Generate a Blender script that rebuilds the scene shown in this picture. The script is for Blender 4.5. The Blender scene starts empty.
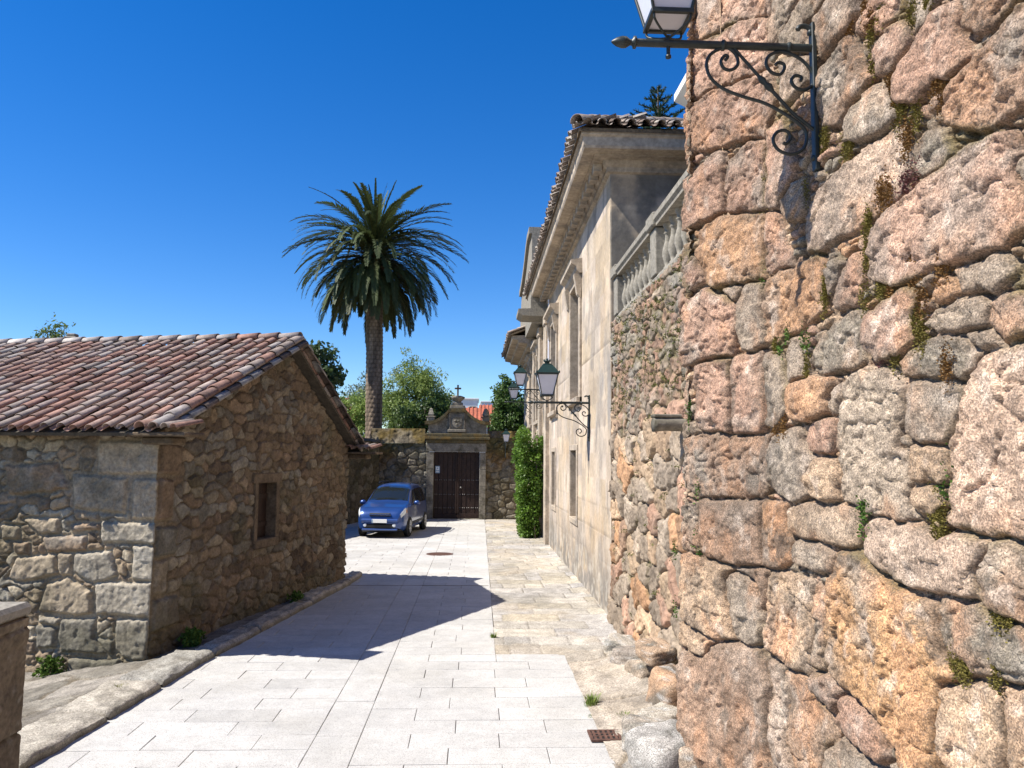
import bpy, math, random, hashlib
import numpy as np
from mathutils import Vector, Matrix

random.seed(7)
RNG = np.random.default_rng(11)
SC = bpy.context.scene
COL = SC.collection
R = math.radians

# ------------------------------------------------------------------ camera
cam_d = bpy.data.cameras.new('camera')
cam_d.sensor_width = 36.0
cam_d.lens = 36.0 * 790 / 1024
cam_d.clip_start = 0.05
cam_d.clip_end = 3000
cam = bpy.data.objects.new('camera', cam_d)
COL.objects.link(cam)
cam.matrix_world = (Matrix.Translation((0, 0, 2.56)) @ Matrix.Rotation(R(-2.61), 4, 'Z')
                    @ Matrix.Rotation(R(90 + 5.35), 4, 'X') @ Matrix.Rotation(R(0.5), 4, 'Z'))
SC.camera = cam

# ------------------------------------------------------------------ sky and sun
SUN_TO = Vector((-0.975, -0.20, 1.262)).normalized()      # towards the sun
EL = math.asin(SUN_TO.z)
AZ = math.atan2(SUN_TO.x, SUN_TO.y)                       # from +Y towards +X
world = bpy.data.worlds.new('World')
SC.world = world
world.use_nodes = True
wn = world.node_tree
bg = wn.nodes['Background']
sky = wn.nodes.new('ShaderNodeTexSky')
sky.sky_type = 'NISHITA'
sky.sun_disc = False
sky.sun_elevation = EL
sky.sun_rotation = AZ
sky.altitude = 800
sky.air_density = 1.0
sky.dust_density = 0.0
sky.ozone_density = 4.0
hsv = wn.nodes.new('ShaderNodeHueSaturation')            # the deep, polarised-looking blue of this clear day
hsv.inputs['Saturation'].default_value = 1.36
hsv.inputs['Hue'].default_value = 0.510
wn.links.new(sky.outputs[0], hsv.inputs['Color'])
wn.links.new(hsv.outputs[0], bg.inputs[0])
bg.inputs[1].default_value = 0.100
sun_d = bpy.data.lights.new('sun', 'SUN')
sun_d.energy = 5.0
sun_d.angle = R(0.5)
sun_d.color = (1.0, 0.95, 0.87)
sun = bpy.data.objects.new('sun', sun_d)
COL.objects.link(sun)
sun.rotation_euler = SUN_TO.to_track_quat('Z', 'Y').to_euler()
SC.view_settings.view_transform = 'Standard'
SC.view_settings.look = 'None'
SC.view_settings.exposure = 0.82
SC.view_settings.gamma = 1.0
SC.view_settings.use_curve_mapping = False
SC.render.engine = 'CYCLES'
SC.cycles.max_bounces = 6
SC.cycles.diffuse_bounces = 3

# ------------------------------------------------------------------ noise
def _hash(ix, iy, seed):
    h = (ix.astype(np.int64) * 374761393 + iy.astype(np.int64) * 668265263 + seed * 1274126177) & 0xffffffff
    h = ((h ^ (h >> 13)) * 1274126177) & 0xffffffff
    h = ((h ^ (h >> 16)) * 2246822519) & 0xffffffff
    h = h ^ (h >> 15)
    return (h & 0xffffff) / float(0xffffff)

def vnoise(x, y, seed=0):
    x = np.asarray(x, float); y = np.asarray(y, float)
    ix = np.floor(x); iy = np.floor(y)
    fx = x - ix; fy = y - iy
    fx = fx * fx * (3 - 2 * fx); fy = fy * fy * (3 - 2 * fy)
    a = _hash(ix, iy, seed); b = _hash(ix + 1, iy, seed)
    c = _hash(ix, iy + 1, seed); d = _hash(ix + 1, iy + 1, seed)
    return (a + (b - a) * fx) * (1 - fy) + (c + (d - c) * fx) * fy

def fbm(x, y, seed=0, octv=4, gain=0.5):
    s = 0; a = 1; t = 0
    for o in range(octv):
        s = s + a * vnoise(x * 2 ** o + 17.3 * o, y * 2 ** o + 9.1 * o, seed + o)
        t += a; a *= gain
    return s / t * 2 - 1

def smooth(a, b, x):
    t = np.clip((x - a) / (b - a), 0, 1)
    return t * t * (3 - 2 * t)

def mixc(a, b, t):
    return a * (1 - t[..., None]) + np.asarray(b) * t[..., None]

# ------------------------------------------------------------------ materials
def mat(name, base=(0.5, 0.5, 0.5), rough=0.8, attr=False, n1=None, n2=None, bump=None, metal=0.0, spec=0.4,
        coat=0.0, speck=None, hue=None):
    """attr: base colour from the vertex attribute 'Col'; n1 / n2: (scale, amount) brightness noise;
    bump: (scale, strength, distance); speck: (scale, dark, light) granite grain; hue: (scale, colour, amount)"""
    m = bpy.data.materials.new(name)
    m.use_nodes = True
    nt = m.node_tree; N = nt.nodes; L = nt.links
    b = N['Principled BSDF']
    b.inputs['Roughness'].default_value = rough
    b.inputs['Metallic'].default_value = metal
    b.inputs['Specular IOR Level'].default_value = spec
    b.inputs['Coat Weight'].default_value = coat
    tc = N.new('ShaderNodeTexCoord')
    if attr:
        a = N.new('ShaderNodeAttribute'); a.attribute_name = 'Col'; cur = a.outputs['Color']
    else:
        a = N.new('ShaderNodeRGB'); a.outputs[0].default_value = (*base, 1); cur = a.outputs[0]
    def noise(scale, detail=5, rg=0.6):
        n = N.new('ShaderNodeTexNoise'); n.inputs['Scale'].default_value = scale
        n.inputs['Detail'].default_value = detail; n.inputs['Roughness'].default_value = rg
        L.new(tc.outputs['Object'], n.inputs['Vector'])
        return n.outputs['Fac']
    def mul(c, fac, lo, hi, p0=0.3, p1=0.7):
        mr = N.new('ShaderNodeMapRange')
        mr.inputs[1].default_value = p0; mr.inputs[2].default_value = p1
        mr.inputs[3].default_value = lo; mr.inputs[4].default_value = hi
        L.new(fac, mr.inputs[0])
        mx = N.new('ShaderNodeMix'); mx.data_type = 'RGBA'; mx.blend_type = 'MULTIPLY'
        mx.inputs['Factor'].default_value = 1
        L.new(c, mx.inputs['A']); L.new(mr.outputs[0], mx.inputs['B'])
        return mx.outputs['Result']
    if hue:
        mr = N.new('ShaderNodeMapRange')
        mr.inputs[1].default_value = 0.48; mr.inputs[2].default_value = 0.66
        mr.inputs[3].default_value = 0; mr.inputs[4].default_value = hue[2]
        L.new(noise(hue[0], 6), mr.inputs[0])
        mx = N.new('ShaderNodeMix'); mx.data_type = 'RGBA'
        L.new(mr.outputs[0], mx.inputs['Factor']); L.new(cur, mx.inputs['A'])
        mx.inputs['B'].default_value = (*hue[1], 1)
        cur = mx.outputs['Result']
    for q in (n1, n2):
        if q:
            cur = mul(cur, noise(q[0]), 1 - q[1], 1 + q[1])
    if speck:
        v = N.new('ShaderNodeTexVoronoi'); v.inputs['Scale'].default_value = speck[0]
        L.new(tc.outputs['Object'], v.inputs['Vector'])
        sep = N.new('ShaderNodeSeparateColor'); L.new(v.outputs['Color'], sep.inputs[0])
        cur = mul(cur, sep.outputs[0], speck[1], speck[2], 0.0, 1.0)
        mx = N.new('ShaderNodeMix'); mx.data_type = 'RGBA'
        mr = N.new('ShaderNodeMapRange')
        mr.inputs[1].default_value = 0.80; mr.inputs[2].default_value = 0.86
        mr.inputs[3].default_value = 0; mr.inputs[4].default_value = 0.45
        L.new(sep.outputs[1], mr.inputs[0]); L.new(mr.outputs[0], mx.inputs['Factor'])
        L.new(cur, mx.inputs['A']); mx.inputs['B'].default_value = (0.10, 0.09, 0.08, 1)
        cur = mx.outputs['Result']
    L.new(cur, b.inputs['Base Color'])
    if bump:
        bs = N.new('ShaderNodeBump'); bs.inputs['Strength'].default_value = bump[1]
        bs.inputs['Distance'].default_value = bump[2]
        L.new(noise(bump[0], 6, 0.7), bs.inputs['Height']); L.new(bs.outputs[0], b.inputs['Normal'])
    return m

M = {}
M['granite'] = mat('granite_rubble', attr=True, rough=0.92, n1=(6, .24), n2=(75, .30), speck=(150, .50, 1.5), bump=(95, .7, .008), spec=.25)
M['rubble'] = mat('rubble', attr=True, rough=0.95, n1=(5, .25), n2=(26, .3), bump=(35, .8, .015), spec=.2)
M['ashlar'] = mat('ashlar', attr=True, rough=0.9, n1=(2.2, .14), n2=(14, .14), bump=(30, .4, .008), spec=.25)
M['gatestone'] = mat('weathered_stone', attr=True, rough=0.95, n1=(3, .3), n2=(16, .35), bump=(20, .7, .02), spec=.2)
M['cutstone'] = mat('carved_stone', (.40, .33, .25), .9, n1=(2.5, .25), n2=(14, .25), bump=(25, .4, .01), spec=.25, hue=(1.6, (.20, .18, .16), .7))
M['greystone'] = mat('grey_carved_stone', (.27, .245, .20), .92, n1=(5, .3), n2=(22, .3), bump=(30, .5, .01), spec=.25, hue=(5, (.13, .12, .10), .75))
M['portal'] = mat('portal_stone', (.20, .18, .145), .92, n1=(4, .3), n2=(18, .3), bump=(25, .5, .012), spec=.2, hue=(3, (.06, .055, .035), .8))
M['tile'] = mat('roof_tile', attr=True, rough=0.9, n1=(9, .25), n2=(40, .22), bump=(50, .5, .006), spec=.25)
M['paving'] = mat('granite_paving', attr=True, rough=0.8, n1=(.9, .12), n2=(6, .09), speck=(160, .95, 1.04), bump=(60, .15, .004), spec=.3, hue=(.7, (.42, .40, .36), .55))
M['oldpave'] = mat('old_paving', attr=True, rough=0.9, n1=(5, .25), n2=(45, .32), speck=(110, .78, 1.2), bump=(45, .8, .012), spec=.25)
M['joint'] = mat('joint_sand', (.16, .14, .11), .95, n1=(4, .3))
M['earth'] = mat('earth', (.16, .13, .09), .95, n1=(.5, .3), n2=(6, .3), bump=(8, .5, .03))
M['iron'] = mat('painted_iron', (.018, .026, .025), .45, n1=(30, .3), bump=(60, .15, .003), spec=.5)
M['lampgreen'] = mat('lamp_green_paint', (.006, .026, .024), .4, n1=(20, .25), spec=.5)
M['frost'] = mat('frosted_glass', (.62, .62, .68), .35, n1=(6, .06), spec=.5)
M['door'] = mat('dark_wood', (.030, .016, .011), .6, n1=(6, .35), n2=(30, .3), bump=(30, .4, .006), spec=.3)
M['stud'] = mat('iron_stud', (.16, .15, .14), .5, metal=.5)
M['bark'] = mat('bark', (.15, .11, .08), .95, n1=(5, .35), n2=(22, .35), bump=(18, .8, .03))
M['palmbark'] = mat('palm_bark', attr=True, rough=0.95, n1=(6, .3), n2=(25, .3), bump=(22, .6, .02))
M['leaf'] = mat('leaf', attr=True, rough=.5, spec=.4)
M['frond'] = mat('palm_leaflet', attr=True, rough=.6, spec=.3)
for k_, w_ in (('leaf', .38), ('frond', .22)):            # thin leaves let some light through
    nt_ = M[k_].node_tree; pb_ = nt_.nodes['Principled BSDF']
    tr_ = nt_.nodes.new('ShaderNodeBsdfTranslucent'); mx_ = nt_.nodes.new('ShaderNodeMixShader')
    mx_.inputs[0].default_value = w_
    nt_.links.new(pb_.inputs['Base Color'].links[0].from_socket, tr_.inputs['Color'])
    nt_.links.new(pb_.outputs[0], mx_.inputs[1]); nt_.links.new(tr_.outputs[0], mx_.inputs[2])
    nt_.links.new(mx_.outputs[0], nt_.nodes['Material Output'].inputs['Surface'])
M['moss'] = mat('moss', attr=True, rough=.95, spec=.1)
M['carpaint'] = mat('blue_car_paint', (.018, .055, .20), .30, spec=.5, coat=.7, metal=.3)
M['glass'] = mat('dark_glass', (.012, .015, .016), .06, spec=.6)
M['black'] = mat('black_plastic', (.014, .014, .015), .5)
M['tyre'] = mat('tyre_rubber', (.012, .012, .012), .85)
M['alloy'] = mat('alloy', (.45, .46, .48), .35, metal=.8)
M['chrome'] = mat('chrome', (.75, .76, .78), .12, metal=1)
M['lens'] = mat('clear_lens', (.62, .66, .70), .12, spec=.7)
M['amber'] = mat('amber_lens', (.55, .2, .03), .2)
M['plate'] = mat('number_plate', (.75, .75, .72), .4)
M['white'] = mat('white_render', (.72, .71, .68), .85, n1=(1.2, .08))
M['redroof'] = mat('distant_red_roof', (.34, .10, .055), .9, n1=(.8, .25), n2=(4, .25))
M['shutter'] = mat('old_wood_shutter', (.10, .075, .05), .85, n1=(8, .3), n2=(40, .25), bump=(30, .4, .006))
M['woodgrey'] = mat('weathered_wood', (.075, .062, .045), .9, n1=(8, .35), n2=(40, .3), bump=(30, .6, .008))
M['plaque'] = mat('plaque_blue', (.22, .32, .42), .5)
M['plaquewhite'] = mat('plaque_white', (.7, .72, .72), .5)
M['rust'] = mat('rusty_iron', (.10, .05, .035), .75, n1=(14, .35), n2=(50, .3), bump=(40, .4, .004))
M['cotstone'] = mat('cottage_trim_stone', (.135, .10, .065), .95, n1=(5, .35), n2=(22, .3), bump=(25, .7, .015), spec=.2)
M['mossystone'] = mat('mossy_stone', (.10, .085, .05), .95, n1=(5, .35), n2=(22, .35), bump=(25, .7, .02), spec=.15, hue=(4, (.16, .10, .03), .8))
M['dark'] = mat('dark_interior', (.012, .011, .010), .9)

# ------------------------------------------------------------------ mesh helpers
def tag(o, label=None, cat=None, group=None, kind=None):
    if label: o['label'] = label
    if cat: o['category'] = cat
    if group: o['group'] = group
    if kind: o['kind'] = kind
    return o

def empty(name, loc=(0, 0, 0), rz=0.0):
    o = bpy.data.objects.new(name, None)
    o.empty_display_size = .2
    o.location = loc; o.rotation_euler = (0, 0, rz)
    COL.objects.link(o)
    return o

def mesh_np(name, V, Q, mats, parent=None, col=None, smooth_sh=False, midx=None):
    """V (n,3) array; Q (m,4) int array (a triangle repeats its last index as -1)"""
    V = np.asarray(V, np.float32); Q = np.asarray(Q, np.int32)
    me = bpy.data.meshes.new(name)
    me.vertices.add(len(V)); me.vertices.foreach_set('co', V.ravel())
    if Q.shape[1] == 4:
        tri = Q[:, 3] < 0
        tot = np.where(tri, 3, 4)
        flat = Q.ravel()
        flat = flat[flat >= 0]
    else:
        tot = np.full(len(Q), 3); flat = Q.ravel()
    st = np.concatenate([[0], np.cumsum(tot)[:-1]])
    me.loops.add(int(tot.sum())); me.loops.foreach_set('vertex_index', flat.astype(np.int32))
    me.polygons.add(len(Q))
    me.polygons.foreach_set('loop_start', st.astype(np.int32))
    me.polygons.foreach_set('loop_total', tot.astype(np.int32))
    if not isinstance(mats, (list, tuple)): mats = [mats]
    for m in mats: me.materials.append(m)
    if midx is not None: me.polygons.foreach_set('material_index', np.asarray(midx, np.int32))
    me.polygons.foreach_set('use_smooth', np.full(len(Q), bool(smooth_sh)))
    if col is not None:
        a = me.color_attributes.new('Col', 'FLOAT_COLOR', 'POINT')
        c = np.ones((len(V), 4), np.float32); c[:, :3] = col
        a.data.foreach_set('color', c.ravel())
    me.update(calc_edges=True)
    me.validate()
    o = bpy.data.objects.new(name, me)
    COL.objects.link(o)
    if parent: o.parent = parent
    return o

class MB:
    """collects boxes, tubes, prisms, lathes into ONE mesh"""
    def __init__(s): s.v = []; s.f = []; s.m = []; s.c = []; s.sm = []
    def add(s, vs, fs, mi=0, col=None, sm=False):
        n = len(s.v); s.v += [tuple(v) for v in vs]; s.f += [tuple(i + n for i in f) for f in fs]
        s.m += [mi] * len(fs); s.sm += [sm] * len(fs); s.c += [col or (.5, .5, .5)] * len(vs)
        return s
    def box(s, x0, x1, y0, y1, z0, z1, mi=0, bev=0.0, T=None, col=None):
        b = bev
        if b <= 0:
            vs = [(x, y, z) for z in (z0, z1) for y in (y0, y1) for x in (x0, x1)]
            fs = [(0, 2, 3, 1), (4, 5, 7, 6), (0, 1, 5, 4), (2, 6, 7, 3), (0, 4, 6, 2), (1, 3, 7, 5)]
        else:
            vs = []; idx = {}
            X = (x0, x1); Y = (y0, y1); Z = (z0, z1)
            sg = (1, -1)
            for i in (0, 1):
                for j in (0, 1):
                    for k in (0, 1):
                        for ax in range(3):
                            p = [X[i] + b * sg[i], Y[j] + b * sg[j], Z[k] + b * sg[k]]
                            p[ax] = (X[i], Y[j], Z[k])[ax]
                            idx[i, j, k, ax] = len(vs); vs.append(p)
            fs = []
            for ax in range(3):
                o1, o2 = [a for a in range(3) if a != ax]
                for e in (0, 1):
                    q = []
                    for (u, v) in ((0, 0), (1, 0), (1, 1), (0, 1)):
                        t = [0, 0, 0]; t[ax] = e; t[o1] = u; t[o2] = v
                        q.append(idx[t[0], t[1], t[2], ax])
                    fs.append(tuple(q))
                for u in (0, 1):
                    for v in (0, 1):
                        q = []
                        for (e, a) in ((0, o1), (1, o1), (1, o2), (0, o2)):
                            t = [0, 0, 0]; t[ax] = e; t[o1] = u; t[o2] = v
                            q.append(idx[t[0], t[1], t[2], a])
                        fs.append(tuple(q))
            for i in (0, 1):
                for j in (0, 1):
                    for k in (0, 1):
                        fs.append((idx[i, j, k, 0], idx[i, j, k, 1], idx[i, j, k, 2]))
        if T is not None: vs = [T @ Vector(v) for v in vs]
        return s.add(vs, fs, mi, col)
    def tube(s, pts, rad, n=8, mi=0, col=None, caps=True):
        pts = [Vector(p) for p in pts]
        if not isinstance(rad, (list, tuple)): rad = [rad] * len(pts)
        vs = []; prev = None
        for i, p in enumerate(pts):
            t = (pts[min(i + 1, len(pts) - 1)] - pts[max(i - 1, 0)])
            t = t.normalized() if t.length > 1e-9 else Vector((0, 0, 1))
            if prev is None:
                u = t.cross(Vector((0, 0, 1)))
                if u.length < 1e-3: u = t.cross(Vector((0, 1, 0)))
            else:
                u = prev - t * prev.dot(t)
                if u.length < 1e-6: u = t.cross(Vector((0, 1, 0)))
            u.normalize(); w = t.cross(u); prev = u
            for k in range(n):
                a = 2 * math.pi * k / n
                vs.append(p + (u * math.cos(a) + w * math.sin(a)) * rad[i])
        fs = []
        for i in range(len(pts) - 1):
            for k in range(n):
                k2 = (k + 1) % n
                fs.append((i * n + k, i * n + k2, (i + 1) * n + k2, (i + 1) * n + k))
        s.add(vs, fs, mi, col, True)
        if caps:
            m = len(pts) - 1
            s.add(vs[:n], [tuple(range(n))[::-1]], mi, col)
            s.add(vs[m * n:], [tuple(range(n))], mi, col)
        return s
    def lathe(s, prof, c=(0, 0, 0), n=16, mi=0, col=None, axis='z', rot0=0.0, sm=True):
        vs = []
        for (r, h) in prof:
            for k in range(n):
                a = 2 * math.pi * k / n + rot0
                if axis == 'z': vs.append((c[0] + r * math.cos(a), c[1] + r * math.sin(a), c[2] + h))
                elif axis == 'x': vs.append((c[0] + h, c[1] + r * math.cos(a), c[2] + r * math.sin(a)))
                else: vs.append((c[0] + r * math.sin(a), c[1] + h, c[2] + r * math.cos(a)))
        fs = []
        for i in range(len(prof) - 1):
            for k in range(n):
                k2 = (k + 1) % n
                fs.append((i * n + k, i * n + k2, (i + 1) * n + k2, (i + 1) * n + k))
        s.add(vs, fs, mi, col, sm)
        s.add(vs[:n], [tuple(range(n))[::-1]], mi, col)
        s.add(vs[-n:], [tuple(range(n))], mi, col)
        return s
    def prism(s, poly, axis, a, b, mi=0, col=None):
        """poly in the two other axes (order x,y,z without axis), extruded from a to b"""
        def mk(p, t):
            if axis == 'x': return (t, p[0], p[1])
            if axis == 'y': return (p[0], t, p[1])
            return (p[0], p[1], t)
        n = len(poly)
        vs = [mk(p, a) for p in poly] + [mk(p, b) for p in poly]
        fs = [tuple(range(n)), tuple(range(n, 2 * n))[::-1]] + [(i, (i + 1) % n, n + (i + 1) % n, n + i) for i in range(n)]
        return s.add(vs, fs, mi, col)
    def build(s, name, mats, parent=None, loc=None):
        me = bpy.data.meshes.new(name)
        me.from_pydata(s.v, [], s.f)
        if not isinstance(mats, (list, tuple)): mats = [mats]
        for m in mats: me.materials.append(m)
        me.polygons.foreach_set('material_index', s.m)
        me.polygons.foreach_set('use_smooth', s.sm)
        a = me.color_attributes.new('Col', 'FLOAT_COLOR', 'POINT')
        c = np.ones((len(s.v), 4), np.float32); c[:, :3] = s.c
        a.data.foreach_set('color', c.ravel())
        import bmesh
        bm = bmesh.new(); bm.from_mesh(me)
        bmesh.ops.recalc_face_normals(bm, faces=bm.faces)
        bm.to_mesh(me); bm.free()
        me.update()
        o = bpy.data.objects.new(name, me); COL.objects.link(o)
        if parent: o.parent = parent
        if loc: o.location = loc
        return o

def copy_tree(o, parent=None):
    c = o.copy(); COL.objects.link(c)
    if parent: c.parent = parent
    for ch in list(o.children): copy_tree(ch, c)
    return c

# ------------------------------------------------------------------ masonry as relief on a wall face
PAL = {'p': (.285, .178, .128), 'P': (.31, .20, .146), 'o': (.32, .188, .108), 'O': (.375, .222, .115), 'g': (.225, .180, .138),
       'G': (.25, .20, .152), 'd': (.15, .128, .10), 'b': (.215, .143, .10), 'q': (.335, .238, .16), 'w': (.335, .25, .19),
       'W': (.365, .258, .19), 'r': (.24, .135, .09)}
PAL = {k: np.array(v) * np.array((1.27, 1.25, 1.20)) for k, v in PAL.items()}

def rubble(S, Z, cw, ch, seed, pal, depth=.05, gap=.012, r=.035, merge=.25, jit=.42, pw=3.0, warp=.03, mortar=(.22, .17, .12), rough=.012):
    w1 = fbm(S * 3.1, Z * 3.1, seed + 50, 3) * warp; w2 = fbm(S * 3.1 + 40, Z * 3.1, seed + 51, 3) * warp
    w1 = w1 + fbm(S * 14, Z * 14, seed + 52, 2) * warp * .35; w2 = w2 + fbm(S * 14 + 9, Z * 14, seed + 53, 2) * warp * .35
    X = (S + w1) / cw; Y = (Z + w2) / ch
    iy0 = np.floor(Y)
    best = []
    for dj in (-1, 0, 1):
        iy = iy0 + dj
        off = _hash(iy, iy * 0, seed + 7)
        ix0 = np.floor(X - off)
        for di in (-2, -1, 0, 1, 2):
            ix = ix0 + di
            px = ix + off + .5 + (_hash(ix, iy, seed) - .5) * 2 * jit
            py = iy + .5 + (_hash(ix, iy, seed + 1) - .5) * 2 * jit * .8
            ddx = np.abs(X - px) * cw; ddy = np.abs(Y - py) * ch * (cw / ch) ** .55
            d = (ddx ** pw + ddy ** pw) ** (1 / pw)
            mg = _hash(ix, iy, seed + 2) < merge
            idx = np.where(mg, ix - 1, ix)
            ident = idx * 7919 + iy * 104729
            best.append((d, ident))
    D = np.stack([b[0] for b in best]); I = np.stack([b[1] for b in best])
    k1 = D.argmin(0)
    f1 = np.take_along_axis(D, k1[None], 0)[0]; i1 = np.take_along_axis(I, k1[None], 0)[0]
    f2 = np.where(I == i1[None], 1e9, D).min(0)
    e = (f2 - f1) * .5
    i1h = i1
    n = len(pal)
    P = np.array(pal)
    k = np.minimum((_hash(i1h, i1h * 0 + 3, seed + 20) * n).astype(int), n - 1)
    c = P[k] * (.78 + .44 * _hash(i1h, i1h * 0 + 5, seed + 21))[..., None]
    c = c * (1 + .22 * fbm(S * 5, Z * 5, seed + 30, 4))[..., None]
    t = np.clip(e - gap, 0, None) / r
    prof = 1 - (1 - np.clip(t, 0, 1)) ** 2.3
    prot = .55 + .6 * _hash(i1h, i1h * 0 + 9, seed + 22)
    tilt = (_hash(i1h, i1h * 0 + 11, seed + 23) - .5)
    h = depth * prof * prot + prof * (tilt * .15 * (Z * 3 % 1 - .5) * 0 + rough * fbm(S * 7, Z * 7, seed + 31, 3) + rough * .6 * fbm(S * 26, Z * 26, seed + 32, 3))
    inj = 1 - smooth(gap * .4, gap * 1.5 + .006, e)
    mc = np.asarray(mortar) * (1 + .3 * fbm(S * 20, Z * 20, seed + 33, 3))[..., None]
    c = c * (1 - inj[..., None]) + mc * inj[..., None]
    h = h + inj * rough * fbm(S * 30, Z * 30, seed + 34, 2)
    return h, c, e, i1h

def facet(S, Z, cell, seed, slope):
    """broken, chiselled faces: every little cell is a plane with its own tilt"""
    X = (S + .25 * cell * fbm(S / cell * .8, Z / cell * .8, seed + 5, 2)) / cell; Y = Z / cell
    iy0 = np.floor(Y); ix0 = np.floor(X)
    bd = np.full(S.shape, 9.0); out = np.zeros(S.shape)
    for dj in (-1, 0, 1):
        for di in (-1, 0, 1):
            ix = ix0 + di; iy = iy0 + dj
            dx = X - (ix + _hash(ix, iy, seed)); dy = Y - (iy + _hash(ix, iy, seed + 1))
            d = np.hypot(dx, dy)
            v = (dx * (_hash(ix, iy, seed + 2) - .5) + dy * (_hash(ix, iy, seed + 3) - .5)) * 2 * slope * cell + (_hash(ix, iy, seed + 4) - .5) * slope * cell * .8
            out = np.where(d < bd, v, out); bd = np.minimum(bd, d)
    return out

def ashlar(S, Z, cw, ch, seed, base, var=.1, joint=.006, depth=.012):
    row = np.floor(Z / ch)
    off = _hash(row, row * 0, seed) * cw
    x = (S + off) / cw
    ixx = np.floor(x)
    fx = (x - ixx); jx = .5 + .3 * (_hash(ixx, row, seed + 1) - .5)   # one extra joint in some blocks
    sub = (_hash(ixx, row, seed + 2) < .35)
    ident = ixx * 2 + np.where(sub & (fx > jx), 1, 0)
    dx = np.minimum(fx, 1 - fx) * cw
    dx = np.where(sub, np.minimum(dx, np.abs(fx - jx) * cw), dx)
    fz = Z / ch - row
    dz = np.minimum(fz, 1 - fz) * ch
    e = np.minimum(dx, dz)
    t = 1 - smooth(0, joint * 2, e)
    v = 1 + var * 2 * (_hash(ident, row, seed + 3) - .5)
    warm = _hash(ident, row, seed + 4)
    c = np.asarray(base)[None, None, :] * v[..., None] * np.stack([1 + .06 * (warm - .5), 1 + 0 * warm, 1 - .18 * (warm - .5)], -1)
    c = c * (1 + .12 * fbm(S * 1.7, Z * 1.7, seed + 5, 4))[..., None]
    h = -t * depth + .004 * (_hash(ident, row, seed + 6) - .5) + .005 * fbm(S * 6, Z * 6, seed + 8, 3)
    c = c * (1 - t[..., None] * .45)
    return h, c, e

def poly_stones(S, Z, stones, seed, warp=.014, grow=0.0):
    """stones: list of (code, [(s,z)...]); returns h, col, inside mask, distance to the nearest stone"""
    w1 = fbm(S * 5, Z * 5, seed, 3) * warp + fbm(S * 22, Z * 22, seed + 3, 2) * warp * .55
    w2 = fbm(S * 5 + 31, Z * 5, seed + 1, 3) * warp + fbm(S * 22 + 9, Z * 22, seed + 4, 2) * warp * .55
    X = S + w1; Y = Z + w2
    e = np.full(S.shape, -9.0); e2 = np.full(S.shape, -9.0); who = np.full(S.shape, -1)
    s1 = S[0]; z1 = Z[:, 0]
    for k, (code, poly) in enumerate(stones):
        P = np.array(poly)
        a0 = np.searchsorted(s1, P[:, 0].min() - .12); a1 = np.searchsorted(s1, P[:, 0].max() + .12)
        b0 = np.searchsorted(z1, P[:, 1].min() - .12); b1 = np.searchsorted(z1, P[:, 1].max() + .12)
        if a1 <= a0 or b1 <= b0: continue
        x = X[b0:b1, a0:a1]; y = Y[b0:b1, a0:a1]
        ins = np.zeros(x.shape, bool); dm = np.full(x.shape, 9.0)
        Q = np.roll(P, -1, 0)
        for (ax, ay), (bx, by) in zip(P, Q):
            cond = ((ay > y) != (by > y))
            xi = ax + (y - ay) * (bx - ax) / ((by - ay) if abs(by - ay) > 1e-9 else 1e-9)
            ins ^= cond & (x < xi)
            L2 = (bx - ax) ** 2 + (by - ay) ** 2 + 1e-12
            t = np.clip(((x - ax) * (bx - ax) + (y - ay) * (by - ay)) / L2, 0, 1)
            dm = np.minimum(dm, np.hypot(x - ax - t * (bx - ax), y - ay - t * (by - ay)))
        sd = np.where(ins, dm, -dm)
        E = e[b0:b1, a0:a1]; W = who[b0:b1, a0:a1]; E2 = e2[b0:b1, a0:a1]
        up = sd > E
        E2[:] = np.where(up, E, np.maximum(E2, sd))
        E[up] = sd[up]; W[up] = k
    return np.minimum(e + grow, (e - e2) * .5 - .004), who

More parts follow.
